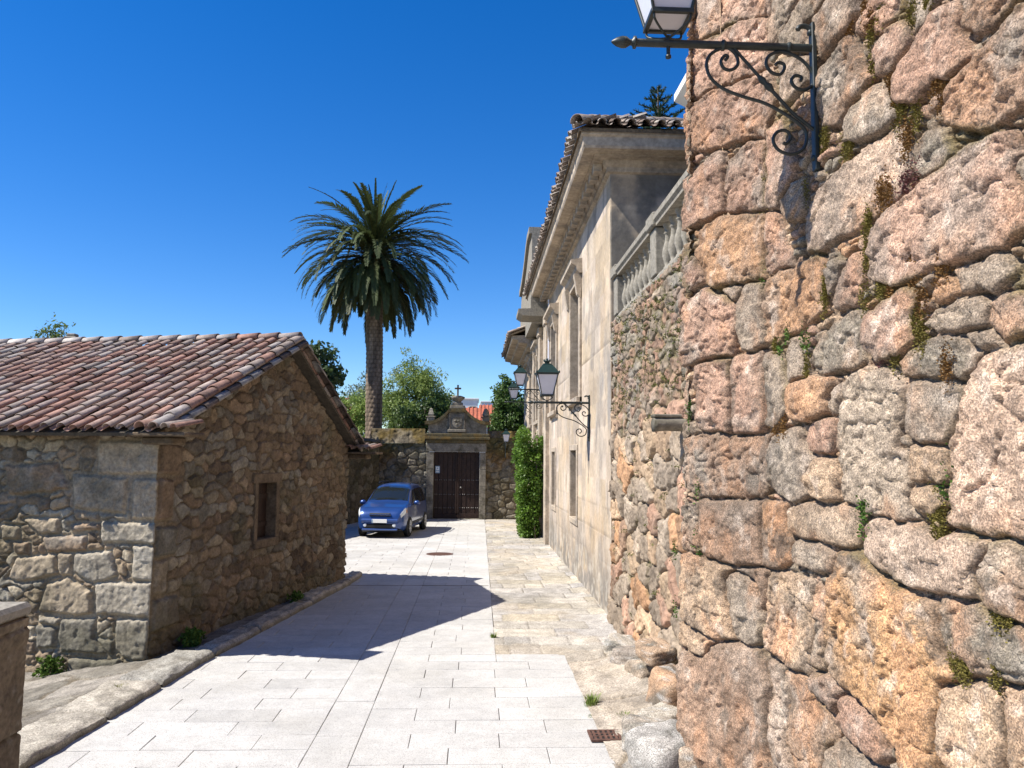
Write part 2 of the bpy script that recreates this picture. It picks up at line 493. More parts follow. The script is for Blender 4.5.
def wall_mesh(name, path, zs, ss, fn, material, parent=None, batter=0.0, topfn=None, holes=(), thick=.35, smooth_sh=True, zref=0.0, back=True):
    """relief wall: path = plan polyline (outward normal on its right-hand side), ss = samples along it, zs = heights.
    fn(S,Z) -> h (outwards), col. The back is closed by a parallel face `thick` behind."""
    P = np.array(path, float)
    seg = np.diff(P, axis=0); L = np.hypot(seg[:, 0], seg[:, 1]); cum = np.concatenate([[0], np.cumsum(L)])
    ss = np.asarray(ss, float); zs = np.asarray(zs, float)
    k = np.clip(np.searchsorted(cum, ss, side='right') - 1, 0, len(L) - 1)
    d = seg / L[:, None]; nrm = np.stack([d[:, 1], -d[:, 0]], 1)
    base = P[k] + d[k] * (ss - cum[k])[:, None]
    N = nrm[k].copy()
    for i in range(1, len(L)):                      # soften the normal at the corners
        wd = .05
        near = np.abs(ss - cum[i]) < wd
        t = ((ss[near] - cum[i]) / wd + 1) / 2
        mm = nrm[i - 1][None] * (1 - t[:, None]) + nrm[i][None] * t[:, None]
        N[near] = mm / np.linalg.norm(mm, axis=1)[:, None]
    S, Z = np.meshgrid(ss, zs)
    h, c = fn(S, Z)
    zz = Z.copy()
    over = None
    if topfn is not None:
        top = topfn(ss)[None, :]
        over = Z > top
        zz = np.minimum(Z, top)
    off = h + batter * (zref - zz)
    V = np.zeros(S.shape + (3,))
    V[..., 0] = base[None, :, 0] + N[None, :, 0] * off
    V[..., 1] = base[None, :, 1] + N[None, :, 1] * off
    V[..., 2] = zz
    nz, ns = S.shape
    idx = np.arange(nz * ns).reshape(nz, ns)
    q = np.stack([idx[:-1, :-1], idx[:-1, 1:], idx[1:, 1:], idx[1:, :-1]], -1)
    keep = np.ones(q.shape[:2], bool)
    if over is not None: keep &= ~(over[:-1, :-1] & over[:-1, 1:])
    sc = (ss[:-1] + ss[1:]) / 2; zc = (zs[:-1] + zs[1:]) / 2
    for (a0, a1, b0, b1) in holes:
        keep &= ~(((sc > a0) & (sc < a1))[None, :] & ((zc > b0) & (zc < b1))[:, None])
    Q = q[keep]
    VV = [V.reshape(-1, 3)]; CC = [c.reshape(-1, 3)]; QQ = [Q]
    if not back:                                   # a building's skin: closed by its roof and its other walls
        return mesh_np(name, VV[0], Q, material, parent, CC[0], smooth_sh)
    # back face, ends and top so the wall is a solid
    nb = nz * ns
    zt = zs[-1] if topfn is None else topfn(ss)
    bt = np.zeros((2, ns, 3))
    for r_, zv in ((0, zs[0]), (1, zt)):
        bt[r_, :, 0] = base[:, 0] - N[:, 0] * thick; bt[r_, :, 1] = base[:, 1] - N[:, 1] * thick; bt[r_, :, 2] = zv
    VV.append(bt.reshape(-1, 3)); CC.append(np.repeat(c[-1:], 2, 0).reshape(-1, 3))
    b0 = nb + np.arange(ns); b1 = nb + ns + np.arange(ns)
    QQ.append(np.stack([b0[1:], b0[:-1], b1[:-1], b1[1:]], -1))
    topi = idx[-1] if topfn is None else None
    if topi is None:
        tv = V[-1].copy(); tv[:, 2] = zt
        VV.append(tv); CC.append(c[-1]); topi = nb + 2 * ns + np.arange(ns)
    QQ.append(np.stack([topi[:-1], topi[1:], b1[1:], b1[:-1]], -1))
    QQ.append(np.array([[idx[0, 0], topi[0], b1[0], b0[0]], [idx[0, -1], b0[-1], b1[-1], topi[-1]]]))
    return mesh_np(name, np.concatenate(VV), np.concatenate(QQ), material, parent, np.concatenate(CC), smooth_sh)

def leaves(cents, n_each, spread, size, colA, colB, rng, flat=0.3, aspect=1.8):
    """leaf quads scattered round clump centres; returns V, Q, C arrays"""
    cents = np.asarray(cents, float)
    k = len(cents) * n_each
    c = np.repeat(cents, n_each, 0)
    p = rng.normal(size=(k, 3)); p /= np.linalg.norm(p, axis=1)[:, None]
    rad = rng.random(k) ** .45
    sp = np.repeat(np.asarray(spread, float) * np.ones(len(cents)), n_each)
    pos = c + p * (rad * sp)[:, None] * np.array([1, 1, 1 - flat])
    a = rng.normal(size=(k, 3)); a /= np.linalg.norm(a, axis=1)[:, None]
    b = np.cross(a, rng.normal(size=(k, 3))); b /= np.linalg.norm(b, axis=1)[:, None]
    sz = size * (.6 + .8 * rng.random(k))
    u = a * sz[:, None]; v = b * (sz / aspect)[:, None]
    V = np.stack([pos - u * .5, pos + v * .5, pos + u * .5, pos - v * .5], 1).reshape(-1, 3)
    Q = np.arange(4 * k).reshape(k, 4)
    t = np.clip(np.repeat(rng.random(len(cents)), n_each) * .6 + rng.random(k) * .4, 0, 1)
    C = np.asarray(colA) * (1 - t[:, None]) + np.asarray(colB) * t[:, None]
    return V, Q, np.repeat(C, 4, 0)

def lin(a, b, step):
    return np.linspace(a, b, max(2, int(round((b - a) / step)) + 1))

# ================================================================== GROUND
def sheet(name, x0, x1, y0, y1, z, m, kind='structure'):
    V = [(x0, y0, z), (x1, y0, z), (x1, y1, z), (x0, y1, z)]
    o = mesh_np(name, V, [[0, 1, 2, 3]], m)
    return tag(o, kind=kind)
sheet('ground', -400, 400, -200, 700, -.42, M['earth'])
# bed below the street paving (reads as the joints)
JX = [(-14, -6), (3.2, -6), (3.2, 36), (-14, 36)]
sheet('street_bed', -3.2, 2.6, -6, 36, -.012, M['joint'])

def kerb_x(y):      # street edge of the left kerb
    return np.interp(y, [-6, 7.3, 10.1, 16.25, 17.2, 18.2, 24, 36], [-5.0, -3.57, -3.337, -2.471, -2.50, -8.5, -8.5, -8.5])
def right_x(y):     # edge between new paving and the old slabs
    return np.where(y < 10.55, 1.22 + .0 * y, np.interp(y, [10.55, 31], [.30, .42]))

# street paving slabs: real slabs with a rounded arris, sand joints between
pv = []; pq = []; pc = []; pcnt = 0
def slab(x0, x1, y0, y1, tone, z=0.0):
    global pcnt
    g = .0032; b = .005
    x0 += g; x1 -= g; y0 += g; y1 -= g
    tx, ty = RNG.normal(0, .0012, 2)
    dz = z + RNG.normal(0, .0008)
    P = [(x0, y0, -.012), (x1, y0, -.012), (x1, y1, -.012), (x0, y1, -.012),
         (x0, y0, dz - .003), (x1, y0, dz - .003), (x1, y1, dz - .003), (x0, y1, dz - .003),
         (x0 + b, y0 + b, dz - tx - ty), (x1 - b, y0 + b, dz + tx - ty), (x1 - b, y1 - b, dz + tx + ty), (x0 + b, y1 - b, dz - tx + ty)]
    pv.extend(P)
    for r_ in (0, 4):
        for k in range(4):
            a = pcnt + r_ + k; c = pcnt + r_ + (k + 1) % 4
            pq.append((a, c, c + 4, a + 4))
    pq.append((pcnt + 8, pcnt + 9, pcnt + 10, pcnt + 11))
    pc.extend([tone] * 12); pcnt += 12
def tone():
    t = .45 * (1 + RNG.normal(0, .04))
    return (t * 1.0, t * .972, t * .915)
rowh = .372
BX0, BX1 = -1.43, -1.02
y = -5.0; ri = 0
while y < 33.35:
    y1 = min(y + rowh * (1 + .0 * ri), 33.37)
    if abs(y - 16.2) < rowh * .5: y1 = y + rowh
    ym = (y + y1) / 2
    # right of the band
    x = BX1; xr = float(right_x(np.array(ym)))
    x += -(.45 if ri % 2 else 0.0) * 0
    first = True
    while x < xr - .02:
        w = (.46 if (ri % 2 and first) else .84 + RNG.normal(0, .03)); first = False
        xe = min(x + w, xr)
        if xr - xe < .2: xe = xr
        slab(x, xe, y, y1, tone()); x = xe
    # left of the band
    x = BX0; xl = max(float(kerb_x(ym)) - .10, -8.4); first = True
    while x > xl + .02:
        w = (.5 if (ri % 2 and first) else .9 + RNG.normal(0, .05)); first = False
        xe = max(x - w, xl)
        slab(xe, x, y, y1, tone()); x = xe
    y = y1; ri += 1
y = -5.0
while y < 33.37:                                   # the lengthwise band
    y1 = min(y + 1.05, 33.37)
    slab(BX0, BX1, y, y1, tone()); y = y1
tag(mesh_np('street_paving', pv, pq, M['paving'], None, np.array(pc)), kind='structure')

# dark expansion joint across the street
tag(MB().box(-2.5, .30, 16.19, 16.215, -.01, .0035).build('expansion_joint', M['joint']), kind='structure')

# old flagstones along the mansion, then the rough ledge below the tall wall
def ground_relief(name, xs, ys, fn, m, mask=None):
    X, Y = np.meshgrid(xs, ys)
    z, c = fn(X, Y)
    V = np.stack([X, Y, z], -1).reshape(-1, 3)
    idx = np.arange(X.size).reshape(X.shape)
    q = np.stack([idx[:-1, :-1], idx[:-1, 1:], idx[1:, 1:], idx[1:, :-1]], -1)
    if mask is not None:
        mk = mask(X, Y); q = q[mk[:-1, :-1] & mk[1:, 1:]]
    else: q = q.reshape(-1, 4)
    return tag(mesh_np(name, V, q.reshape(-1, 4), m, None, c.reshape(-1, 3), True), kind='structure')
def flag_fn(X, Y):
    wx = .02 * fbm(X * 1.5, Y * 1.5, 305, 3) + .012 * fbm(X * 7, Y * 7, 306, 3); wy = .02 * fbm(X * 1.5 + 9, Y * 1.5, 307, 3) + .012 * fbm(X * 7, Y * 7 + 5, 308, 3)
    h, c, e = ashlar(X + wx + 20, Y + wy, .92, .53, 301, (.40, .365, .31), .16, .008, .016)
    h = h + .006 * fbm(X * 3, Y * 3, 309, 4)
    c = c * (1 + .16 * fbm(X * 6, Y * 6, 311, 4))[..., None]
    dirt = smooth(.05, .6, fbm(X * 1.6, Y * .9, 310, 5) + .25 * (smooth(11.2, 12.5, Y) - smooth(15, 17, Y)))
    c = mixc(c, (.22, .20, .16), dirt * .55)
    sand = smooth(.15, .5, fbm(X * 1.3 + 5, Y * 1.3, 312, 4) + smooth(11.6, 10.6, Y) * .6)
    c = mixc(c, (.40, .33, .24), sand * .45)
    edge = smooth(.30, .0, 2.2 - X)
    return .002 + h + .05 * edge * (fbm(X * 4, Y * 4, 313, 3) * .5 + .5), c
ground_relief('old_flagstones', lin(.30, 2.28, .022), lin(10.45, 33.4, .03), flag_fn, M['oldpave'],
              lambda X, Y: X > right_x(Y) - .01)
def ledge_fn(X, Y):
    h, c, e, i = rubble(X * 1.0, Y * .55, 1.0, .8, 341, [(.33, .295, .245), (.36, .31, .25), (.30, .275, .24)], depth=.03, gap=.008, r=.02,
                        merge=.4, jit=.25, pw=6, warp=.03, mortar=(.17, .135, .095), rough=.012)
    up = smooth(1.45, 2.1, X) * .12 + smooth(1.2, 1.45, X) * .03
    sand = smooth(0, .5, fbm(X * 2, Y * 2, 344, 4) + smooth(9.6, 10.6, Y) * .7)
    c = mixc(c, (.35, .29, .21), sand * .45)
    c = mixc(c, (.15, .13, .105), smooth(.12, .45, fbm(X * 3.1, Y * 2.2, 347, 6)) * .6)
    c = c * (1 + .2 * fbm(X * 9, Y * 9, 346, 4))[..., None]
    return -.010 + h + up + .02 * fbm(X * 5, Y * 5, 345, 4), c
ground_relief('old_stone_ledge', lin(1.19, 2.4, .02), lin(-2, 10.56, .022), ledge_fn, M['oldpave'])

# patio left of the kerb, sinking away from the street
def patio_fn(X, Y):
    h, c, e, i = rubble(X, Y, 1.1, .7, 361, [(.21, .19, .155), (.25, .225, .19), (.19, .17, .14)], depth=.03, gap=.012, r=.03, merge=.3,
                        jit=.3, pw=5, warp=.03, mortar=(.15, .12, .08), rough=.008)
    d = np.clip(kerb_x(Y) - .4 - X, 0, 9)
    c = mixc(c, (.13, .11, .08), smooth(.0, .4, fbm(X * 2.2, Y * 2.2, 365, 5)) * .6); c = c * (1 + .3 * fbm(X * 11, Y * 11, 366, 4))[..., None]
    h = h + .012 * fbm(X * 9, Y * 9, 367, 4)
    z = .045 - np.minimum(d * .16, .31) * smooth(13, 10.6, Y)
    return z + h - .02, c
ground_relief('patio', lin(-11, -2.3, .035), lin(-3, 17.4, .035), patio_fn, M['oldpave'],
              lambda X, Y: X < kerb_x(Y) - .12)

# kerb of old granite blocks
kv = []; kq = []; kc = []; kn = 0
y = 1.0; rg = np.random.default_rng(5)
while y < 16.9:
    Lk = (.95 + rg.random() * .5) if y < 10.5 else (.8 + rg.random() * .7)
    y2 = y + Lk
    wid = .52 if y < 10.2 else .30
    wid += rg.normal(0, .03)
    ht = .105 + rg.normal(0, .012)
    nu, nvv = 34, 14
    U, W = np.meshgrid(np.linspace(0, 1, nu), np.linspace(0, 1, nvv * 2))
    # section: up the street face, over the top
    face = np.clip(W / .3, 0, 1); top = np.clip((W - .3) / .7, 0, 1)
    yy = y + .014 + U * (Lk - .028)
    kx = np.interp(yy, [1, 7.3, 10.1, 16.25, 17.2], [-4.25, -3.57, -3.337, -2.471, -2.40])
    rc = np.minimum(np.minimum(U, 1 - U) * Lk, .04) / .04
    rnd = 1 - (1 - rc) ** 2
    rt = .035
    xx = kx - top * wid - rt * (1 - np.sin(face * np.pi / 2)) * 0
    zz = ht * face
    crn = np.exp(-((W - .3) / .07) ** 2)
    xx = xx - .022 * crn; zz = zz - .02 * crn
    zz = zz * (.35 + .65 * rnd)
    nz_ = fbm(yy * 5, W * 4 + y, 400, 4)
    zz = zz + (.022 * nz_ + .014 * fbm(yy * 14, xx * 14, 401, 4)) * face
    xx = xx + .02 * fbm(yy * 4 + 9, W * 2, 402, 3)
    V = np.stack([xx, yy, zz], -1).reshape(-1, 3)
    idx = np.arange(V.shape[0]).reshape(U.shape) + kn
    kq.append(np.stack([idx[:-1, :-1], idx[:-1, 1:], idx[1:, 1:], idx[1:, :-1]], -1).reshape(-1, 4))
    base = np.array([(.36, .325, .265), (.40, .36, .295), (.34, .32, .275)][rg.integers(3)])
    cc = base[None, None] * (1 + .25 * fbm(yy * 3, W * 3 + y, 404, 4))[..., None]
    cc = cc * (1 + .3 * fbm(yy * 12, xx * 12, 406, 4))[..., None]
    cc = mixc(cc, (.17, .15, .115), smooth(.15, .45, fbm(yy * 4, xx * 4 + y, 407, 5)) * .5)
    cc = mixc(cc, (.10, .085, .06), (1 - rnd) * .7)
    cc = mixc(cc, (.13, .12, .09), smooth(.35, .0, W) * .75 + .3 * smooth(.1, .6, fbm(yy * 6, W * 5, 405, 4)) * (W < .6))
    kv.append(V); kc.append(cc.reshape(-1, 3)); kn += V.shape[0]
    y = y2
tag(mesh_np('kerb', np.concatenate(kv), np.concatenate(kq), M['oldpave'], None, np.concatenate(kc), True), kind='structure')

# earth of the raised terrace and of the garden behind the gate
tag(MB().box(2.6, 30, 7.2, 12.6, -.4, 4.72).build('terrace_ground', M['earth']), kind='structure')
tag(MB().box(-60, 2.1, 34.2, 130, -.4, .3).build('garden_ground', M['earth']), kind='structure')

# ================================================================== TALL NEAR WALL
STONES = """p:0.031,6.763 1.151,6.082 1.152,5.873 1.028,5.973 0.763,6.083 0.407,6.135 0.039,6.244
p:0.067,6.213 0.432,6.114 0.785,6.056 1.122,5.877 1.124,5.488 0.743,5.561 0.461,5.644 0.021,5.680
p:0.021,5.648 0.462,5.629 0.787,5.540 1.154,5.459 1.273,5.172 1.157,5.038 1.127,4.929 0.897,5.063 0.442,5.120 0.163,5.208 0.016,5.118
p:0.005,4.975 0.467,5.077 0.562,5.041 0.554,4.559 0.172,4.548 -0.001,4.533
p:0.632,4.942 0.918,5.009 1.142,4.906 1.145,4.399 1.002,4.426 0.635,4.535 0.599,4.808
o:0.301,4.452 0.566,4.504 1.101,4.373 1.118,3.894 0.750,3.939 0.501,3.955 0.356,4.021 0.228,4.229
p:-0.012,4.394 0.254,4.207 0.343,4.038 0.179,4.027 0.009,3.969
p:0.010,3.888 0.332,3.963 0.548,3.863 0.740,3.757 0.741,3.577 0.698,3.363 0.314,3.364 0.006,3.353 -0.013,3.692
g:0.772,3.792 0.920,3.887 1.089,3.858 1.106,3.413 0.986,3.372 0.838,3.400 0.773,3.572
g:0.594,3.911 0.794,3.885 0.772,3.792 0.685,3.795
p:0.240,3.329 0.290,3.353 0.665,3.353 0.684,3.117 0.701,2.790 0.668,2.778 0.370,2.772 0.247,2.833 0.269,3.020 0.229,3.212
p:0.687,3.350 1.047,3.344 1.093,3.159 1.110,2.827 1.051,2.779 0.712,2.777 0.695,3.116
b:-0.034,2.569 0.043,2.732 0.272,2.771 0.557,2.771 0.819,2.717 1.225,2.733 1.169,2.573 1.170,2.388 1.055,2.322 0.778,2.283 0.469,2.295 0.254,2.271 0.128,2.309 -0.043,2.346
g:-0.012,2.853 0.196,2.860 0.247,2.800 0.017,2.733
g:-0.039,2.165 0.255,2.197 0.246,2.013 0.285,1.835 0.186,1.817 -0.033,1.814
b:0.255,2.225 0.493,2.224 1.026,2.255 1.058,1.811 0.717,1.791 0.357,1.788 0.246,1.985
o:1.064,2.257 1.415,2.253 1.440,2.092 1.491,2.017 1.516,1.917 1.310,1.833 1.087,1.815
q:-0.032,1.771 0.261,1.776 0.675,1.740 0.610,1.659 0.611,1.528 0.720,1.238 0.434,1.178 0.017,1.261 -0.034,1.452
g:0.632,1.688 0.781,1.709 1.000,1.679 1.046,1.527 1.062,1.288 0.885,1.210 0.762,1.234 0.633,1.492
b:0.781,1.747 1.145,1.786 1.118,1.540 1.061,1.505 1.030,1.684
q:1.173,1.766 1.491,1.800 1.797,1.803 1.729,1.695 1.773,1.511 1.749,1.236 1.539,1.219 1.285,1.245 1.091,1.270 1.090,1.439
g:1.797,1.803 1.988,1.791 1.966,1.654 1.944,1.486 1.901,1.302 1.771,1.300 1.784,1.514
q:-0.022,1.211 0.245,1.179 0.411,1.160 0.319,1.019 0.148,1.035 -0.019,1.055
b:-0.017,0.968 0.343,0.996 0.503,1.125 0.783,1.199 0.885,1.190 1.063,1.214 1.177,1.018 1.151,0.707 1.181,0.327 0.513,0.069 0.110,0.296 -0.004,0.286
w:1.176,1.182 1.390,1.190 1.441,0.980 1.416,0.795 1.490,0.667 1.586,0.489 1.235,0.348 1.151,0.707
o:1.415,1.174 1.634,1.199 1.836,1.129 2.021,1.074 2.098,1.021 1.979,0.902 1.876,0.806 1.853,0.596 1.678,0.526 1.490,0.689 1.441,0.825 1.466,1.010
p:1.771,1.246 1.983,1.292 2.139,1.266 2.119,1.183 2.041,1.110 1.814,1.154
p:2.146,1.210 2.257,1.252 2.462,1.213 2.549,1.170 2.562,1.061 2.490,0.982 2.289,1.001 2.068,1.040
g:1.947,0.881 2.143,0.998 2.408,0.970 2.521,0.968 2.503,0.856 1.861,0.599
O:2.099,2.031 2.038,1.891 1.974,1.656 1.951,1.396 2.031,1.316 2.147,1.289 2.462,1.223 2.572,1.170 2.676,1.103 2.787,0.971 2.960,1.040 2.958,1.212 2.982,1.377 3.011,1.528 3.128,1.591 3.053,1.673 3.012,1.774 2.989,1.850 2.958,1.885 2.837,1.888 2.665,1.920 2.477,1.991 2.251,2.034
q:3.011,1.527 3.180,1.581 3.364,1.596 3.405,1.615 3.421,1.501 3.411,1.219 3.165,1.121 3.051,1.213 2.990,1.222
q:3.430,1.622 3.516,1.633 3.756,1.658 3.743,1.352 3.420,1.223
d:2.997,1.916 3.121,1.938 3.259,1.932 3.301,1.895 3.425,1.891 3.525,1.883 3.765,1.870 3.758,1.716 3.517,1.668 3.437,1.667 3.335,1.661 3.134,1.600 3.053,1.681 3.006,1.773
w:2.404,2.190 2.481,2.252 2.611,2.262 2.656,2.230 2.819,2.252 2.941,2.221 3.005,2.177 3.069,2.208 3.177,2.227 3.312,2.217 3.353,2.185 3.287,2.124 3.273,2.039 3.282,1.988 3.191,1.942 3.024,1.953 2.867,1.960 2.665,1.938 2.509,1.977 2.410,2.039 2.386,2.112
g:3.375,2.209 3.437,2.231 3.538,2.206 3.778,2.194 3.766,1.896 3.527,1.925 3.355,1.935 3.293,1.983 3.286,2.086
q:1.440,2.220 1.685,2.270 2.160,2.298 2.355,2.281 2.371,2.177 2.299,2.102 2.188,2.071 2.032,2.084 1.820,2.084 1.541,2.090 1.440,2.139
g:1.516,1.985 1.589,2.038 1.907,2.050 2.051,2.005 2.030,1.920 1.797,1.888 1.540,1.909
W:3.229,2.933 3.305,3.004 3.362,3.040 3.569,3.038 3.894,3.032 3.858,2.219 3.539,2.246 3.418,2.260 3.224,2.257 3.095,2.285 3.053,2.330 3.087,2.405 3.114,2.479 3.092,2.576 3.134,2.746 3.178,2.809
G:2.130,2.999 2.169,3.006 2.284,3.056 2.411,3.063 2.611,3.041 2.704,2.975 2.762,2.916 2.752,2.790 2.683,2.748 2.665,2.612 2.798,2.576 2.802,2.435 2.778,2.356 2.719,2.344 2.820,2.323 2.820,2.298 2.672,2.260 2.380,2.285 2.180,2.322 2.104,2.513 2.088,2.824
g:2.778,2.941 2.893,2.957 3.102,2.929 3.150,2.884 3.160,2.818 3.135,2.771 3.094,2.658 3.018,2.651 2.856,2.636 2.787,2.699 2.760,2.808
q:2.814,2.628 2.938,2.627 3.080,2.592 3.090,2.511 3.038,2.461 2.824,2.454 2.804,2.541
q:2.802,2.435 2.934,2.449 3.075,2.429 3.073,2.364 2.983,2.326 2.820,2.323 2.786,2.382
g:1.197,2.709 1.440,2.751 1.640,2.767 1.733,2.641 1.801,2.552 1.686,2.440 1.732,2.352 1.662,2.316 1.491,2.295 1.226,2.378 1.170,2.425
p:1.687,2.709 1.803,2.795 2.060,2.805 2.079,2.731 1.996,2.617 1.779,2.618
q:1.733,2.474 1.868,2.553 2.037,2.564 2.136,2.493 2.075,2.409 2.094,2.328 1.909,2.307 1.800,2.334 1.686,2.417
g:1.122,3.322 1.414,3.259 1.440,3.124 1.492,2.941 1.414,2.862 1.280,2.796 1.139,2.826
o:1.542,3.078 1.827,3.085 2.021,3.044 2.021,3.012 1.957,2.942 1.977,2.854 1.803,2.817 1.542,2.841 1.466,2.964
g:1.978,2.959 2.102,3.002 2.121,2.927 2.080,2.835 1.977,2.851
o:1.133,3.848 1.277,3.892 1.518,3.859 1.832,3.852 1.965,3.785 1.942,3.646 1.962,3.497 1.830,3.477 1.618,3.421 1.440,3.425 1.278,3.376 1.165,3.405 1.120,3.592
g:2.007,3.719 2.111,3.759 2.171,3.723 2.089,3.592 2.027,3.583
p:2.055,3.534 2.138,3.667 2.295,3.755 2.386,3.691 2.402,3.595 2.364,3.502 2.253,3.463 2.075,3.487
d:1.769,3.203 1.860,3.326 2.054,3.383 2.233,3.436 2.381,3.398 2.415,3.302 2.342,3.253 2.394,3.126 2.285,3.099 2.131,3.106 1.859,3.092
g:1.414,3.247 1.518,3.365 1.642,3.335 1.689,3.213 1.759,3.103 1.641,3.080 1.479,3.084
p:1.101,4.373 1.318,4.305 1.413,4.024 1.518,3.960 1.518,3.875 1.277,3.908 1.162,3.910 1.088,3.953
p:1.143,4.812 1.187,4.968 1.440,4.963 1.467,4.798 1.596,4.572 1.493,4.386 1.317,4.330 1.145,4.412
g:1.359,4.381 1.545,4.430 1.694,4.426 1.718,4.191 1.645,4.154 1.440,4.229
g:1.152,5.901 1.299,5.991 1.599,5.805 1.494,5.687 1.329,5.583 1.272,5.574 1.154,5.652
g:1.329,5.570 1.547,5.656 1.773,5.697 2.068,5.515 1.890,5.468 1.674,5.494 1.819,5.351 1.818,5.254 1.440,5.470
w:1.413,5.380 1.818,5.194 1.817,5.062 1.440,5.043 1.358,5.211
w:1.889,5.432 2.046,5.458 2.201,5.433 2.367,5.297 2.347,5.211 2.269,5.157 2.064,5.134 1.933,5.134 1.888,5.265
b:1.909,5.063 2.197,5.119 2.268,5.091 2.343,4.952 2.397,4.795 2.521,4.712 2.431,4.694 2.242,4.653 2.162,4.601 1.929,4.679 1.885,4.839
p:2.548,4.864 2.666,4.901 2.839,4.873 2.882,4.809 2.850,4.721 2.710,4.658 2.595,4.675 2.571,4.728
p:2.354,5.142 2.448,5.205 2.622,5.172 2.782,5.073 2.717,4.993 2.584,4.948 2.444,5.004 2.334,5.087
g:2.856,4.969 2.931,4.982 3.082,4.888 2.996,4.773 2.911,4.774 2.854,4.874
p:2.725,4.621 2.909,4.699 3.078,4.762 3.219,4.741 3.266,4.661 3.228,4.613 3.249,4.514 3.294,4.422 3.146,4.402 3.069,4.449 2.901,4.401 2.722,4.475
b:3.266,4.670 3.305,4.750 3.627,4.551 3.581,4.508 3.455,4.485 3.367,4.509 3.276,4.586
b:3.116,4.240 3.170,4.338 3.270,4.392 3.409,4.420 3.497,4.469 3.624,4.482 3.872,4.399 3.858,4.063 3.608,4.050 3.482,4.036 3.352,4.051 3.139,4.177
g:2.190,4.600 2.438,4.669 2.628,4.629 2.706,4.502 2.735,4.372 2.589,4.375 2.451,4.382 2.228,4.463
w:1.727,4.165 1.912,4.256 2.186,4.314 2.396,4.319 2.555,4.327 2.719,4.337 2.825,4.273 2.852,4.186 2.834,4.062 2.758,4.005 2.787,3.957 2.597,3.943 2.495,3.915 2.353,3.908 2.181,3.916 1.909,3.892 1.749,3.923
d:2.864,4.060 2.895,4.150 2.939,4.215 3.087,4.144 3.135,4.028 3.056,3.988 2.961,3.978
P:2.502,3.823 2.613,3.899 2.860,3.922 3.002,3.973 3.159,3.984 3.304,3.995 3.458,3.972 3.541,3.954 3.586,3.843 3.564,3.782 3.581,3.715 3.593,3.659 3.838,3.604 3.835,3.529 3.588,3.533 3.524,3.513 3.462,3.477 3.241,3.487 3.003,3.521 2.892,3.485 2.684,3.495 2.472,3.582 2.474,3.711
g:3.576,3.824 3.671,3.817 3.845,3.756 3.840,3.646 3.667,3.708 3.573,3.756
g:3.167,3.445 3.297,3.438 3.408,3.458 3.471,3.434 3.529,3.366 3.487,3.331 3.413,3.301 3.328,3.351 3.200,3.321 3.177,3.376
g:2.891,3.456 2.962,3.484 2.995,3.459 2.986,3.400 2.905,3.426
o:2.972,3.385 3.066,3.426 3.166,3.403 3.176,3.334 3.075,3.304 3.024,3.331
g:2.941,3.233 3.023,3.288 3.163,3.312 3.292,3.294 3.358,3.242 3.344,3.173 3.207,3.172 3.020,3.186
p:2.423,3.271 2.451,3.365 2.619,3.421 2.804,3.439 2.875,3.388 2.829,3.252 2.855,3.158 2.737,3.121 2.548,3.107 2.448,3.188
b:3.379,3.222 3.455,3.284 3.579,3.281 3.824,3.262 3.814,3.032 3.572,3.105 3.447,3.072 3.376,3.152
d:2.736,3.066 2.840,3.125 3.058,3.154 3.205,3.107 3.306,3.030 3.212,2.953 3.103,2.964 2.865,2.980 2.765,3.008
g:3.218,3.146 3.376,3.137 3.416,3.069 3.329,3.050 3.251,3.093
g:3.476,3.303 3.580,3.310 3.825,3.289 3.824,3.265 3.579,3.284 3.476,3.291"""
MOSS = """r-0.19,6.57 r-0.38,6.67 r2.28,5.17 r2.45,5.14 r2.50,5.05 y2.59,5.07 y2.88,4.86 y2.50,4.95 y2.51,4.77 y3.01,4.85 r2.68,4.57 r2.71,4.46 r3.07,4.41 r3.12,4.34 r2.99,4.53 y2.78,4.43 y2.90,4.32 y2.75,4.40 y1.99,4.58 y1.97,4.54 y1.72,4.31 y1.07,4.53 y1.10,4.57 y2.25,4.42 y2.23,4.37 y2.29,4.44 y2.46,3.91 y2.44,3.84 r2.84,4.24 r2.65,4.00 r2.58,4.01 r2.82,4.22 u2.83,3.99 u2.89,3.99 u2.79,3.98 v0.98,4.02 v1.07,3.87 v1.47,3.40 v1.69,3.34 v1.76,3.31 v1.36,3.30 y1.98,3.59 y1.96,3.54 y1.99,3.66 y1.28,3.35 y1.74,3.15 y2.44,3.69 y2.42,3.47 y2.61,3.53 y2.57,3.49 y2.70,3.53 y2.89,3.21 y2.84,3.31 y2.93,3.17 y2.69,3.09 r2.67,3.49 r3.08,3.48 r2.84,3.52 r2.92,3.36 r3.10,3.01 u2.55,3.08 u2.58,3.08 v0.14,2.99 v0.12,2.92 v0.25,2.29 r1.28,2.77 r1.41,2.78 v3.06,2.45 v3.08,2.47 v2.41,2.29 v2.38,2.28 y3.01,2.34 v-0.07,1.80 v0.29,1.80 v0.21,1.90 v-0.05,1.32 v2.40,2.27 v2.36,2.20 y3.01,2.29 y3.03,2.25 y3.04,2.21 y3.44,1.92 y3.39,1.92 y3.11,1.66 y3.16,1.64 y3.20,1.64 y3.38,1.64"""
def parse(s):
    out = []
    for l in s.strip().splitlines():
        c, p = l.split(':'); out.append((c, [tuple(float(v) for v in q.split(',')) for q in p.split()]))
    return out
near = parse(STONES)
NP = [(2.35, 6.96), (1.69, 6.63), (2.00, 5.70), (2.23, 2.30), (2.55, -2.4)]
def plen(p): return [math.dist(p[i], p[i + 1]) for i in range(len(p) - 1)]
S_OFF = plen(NP)[0]
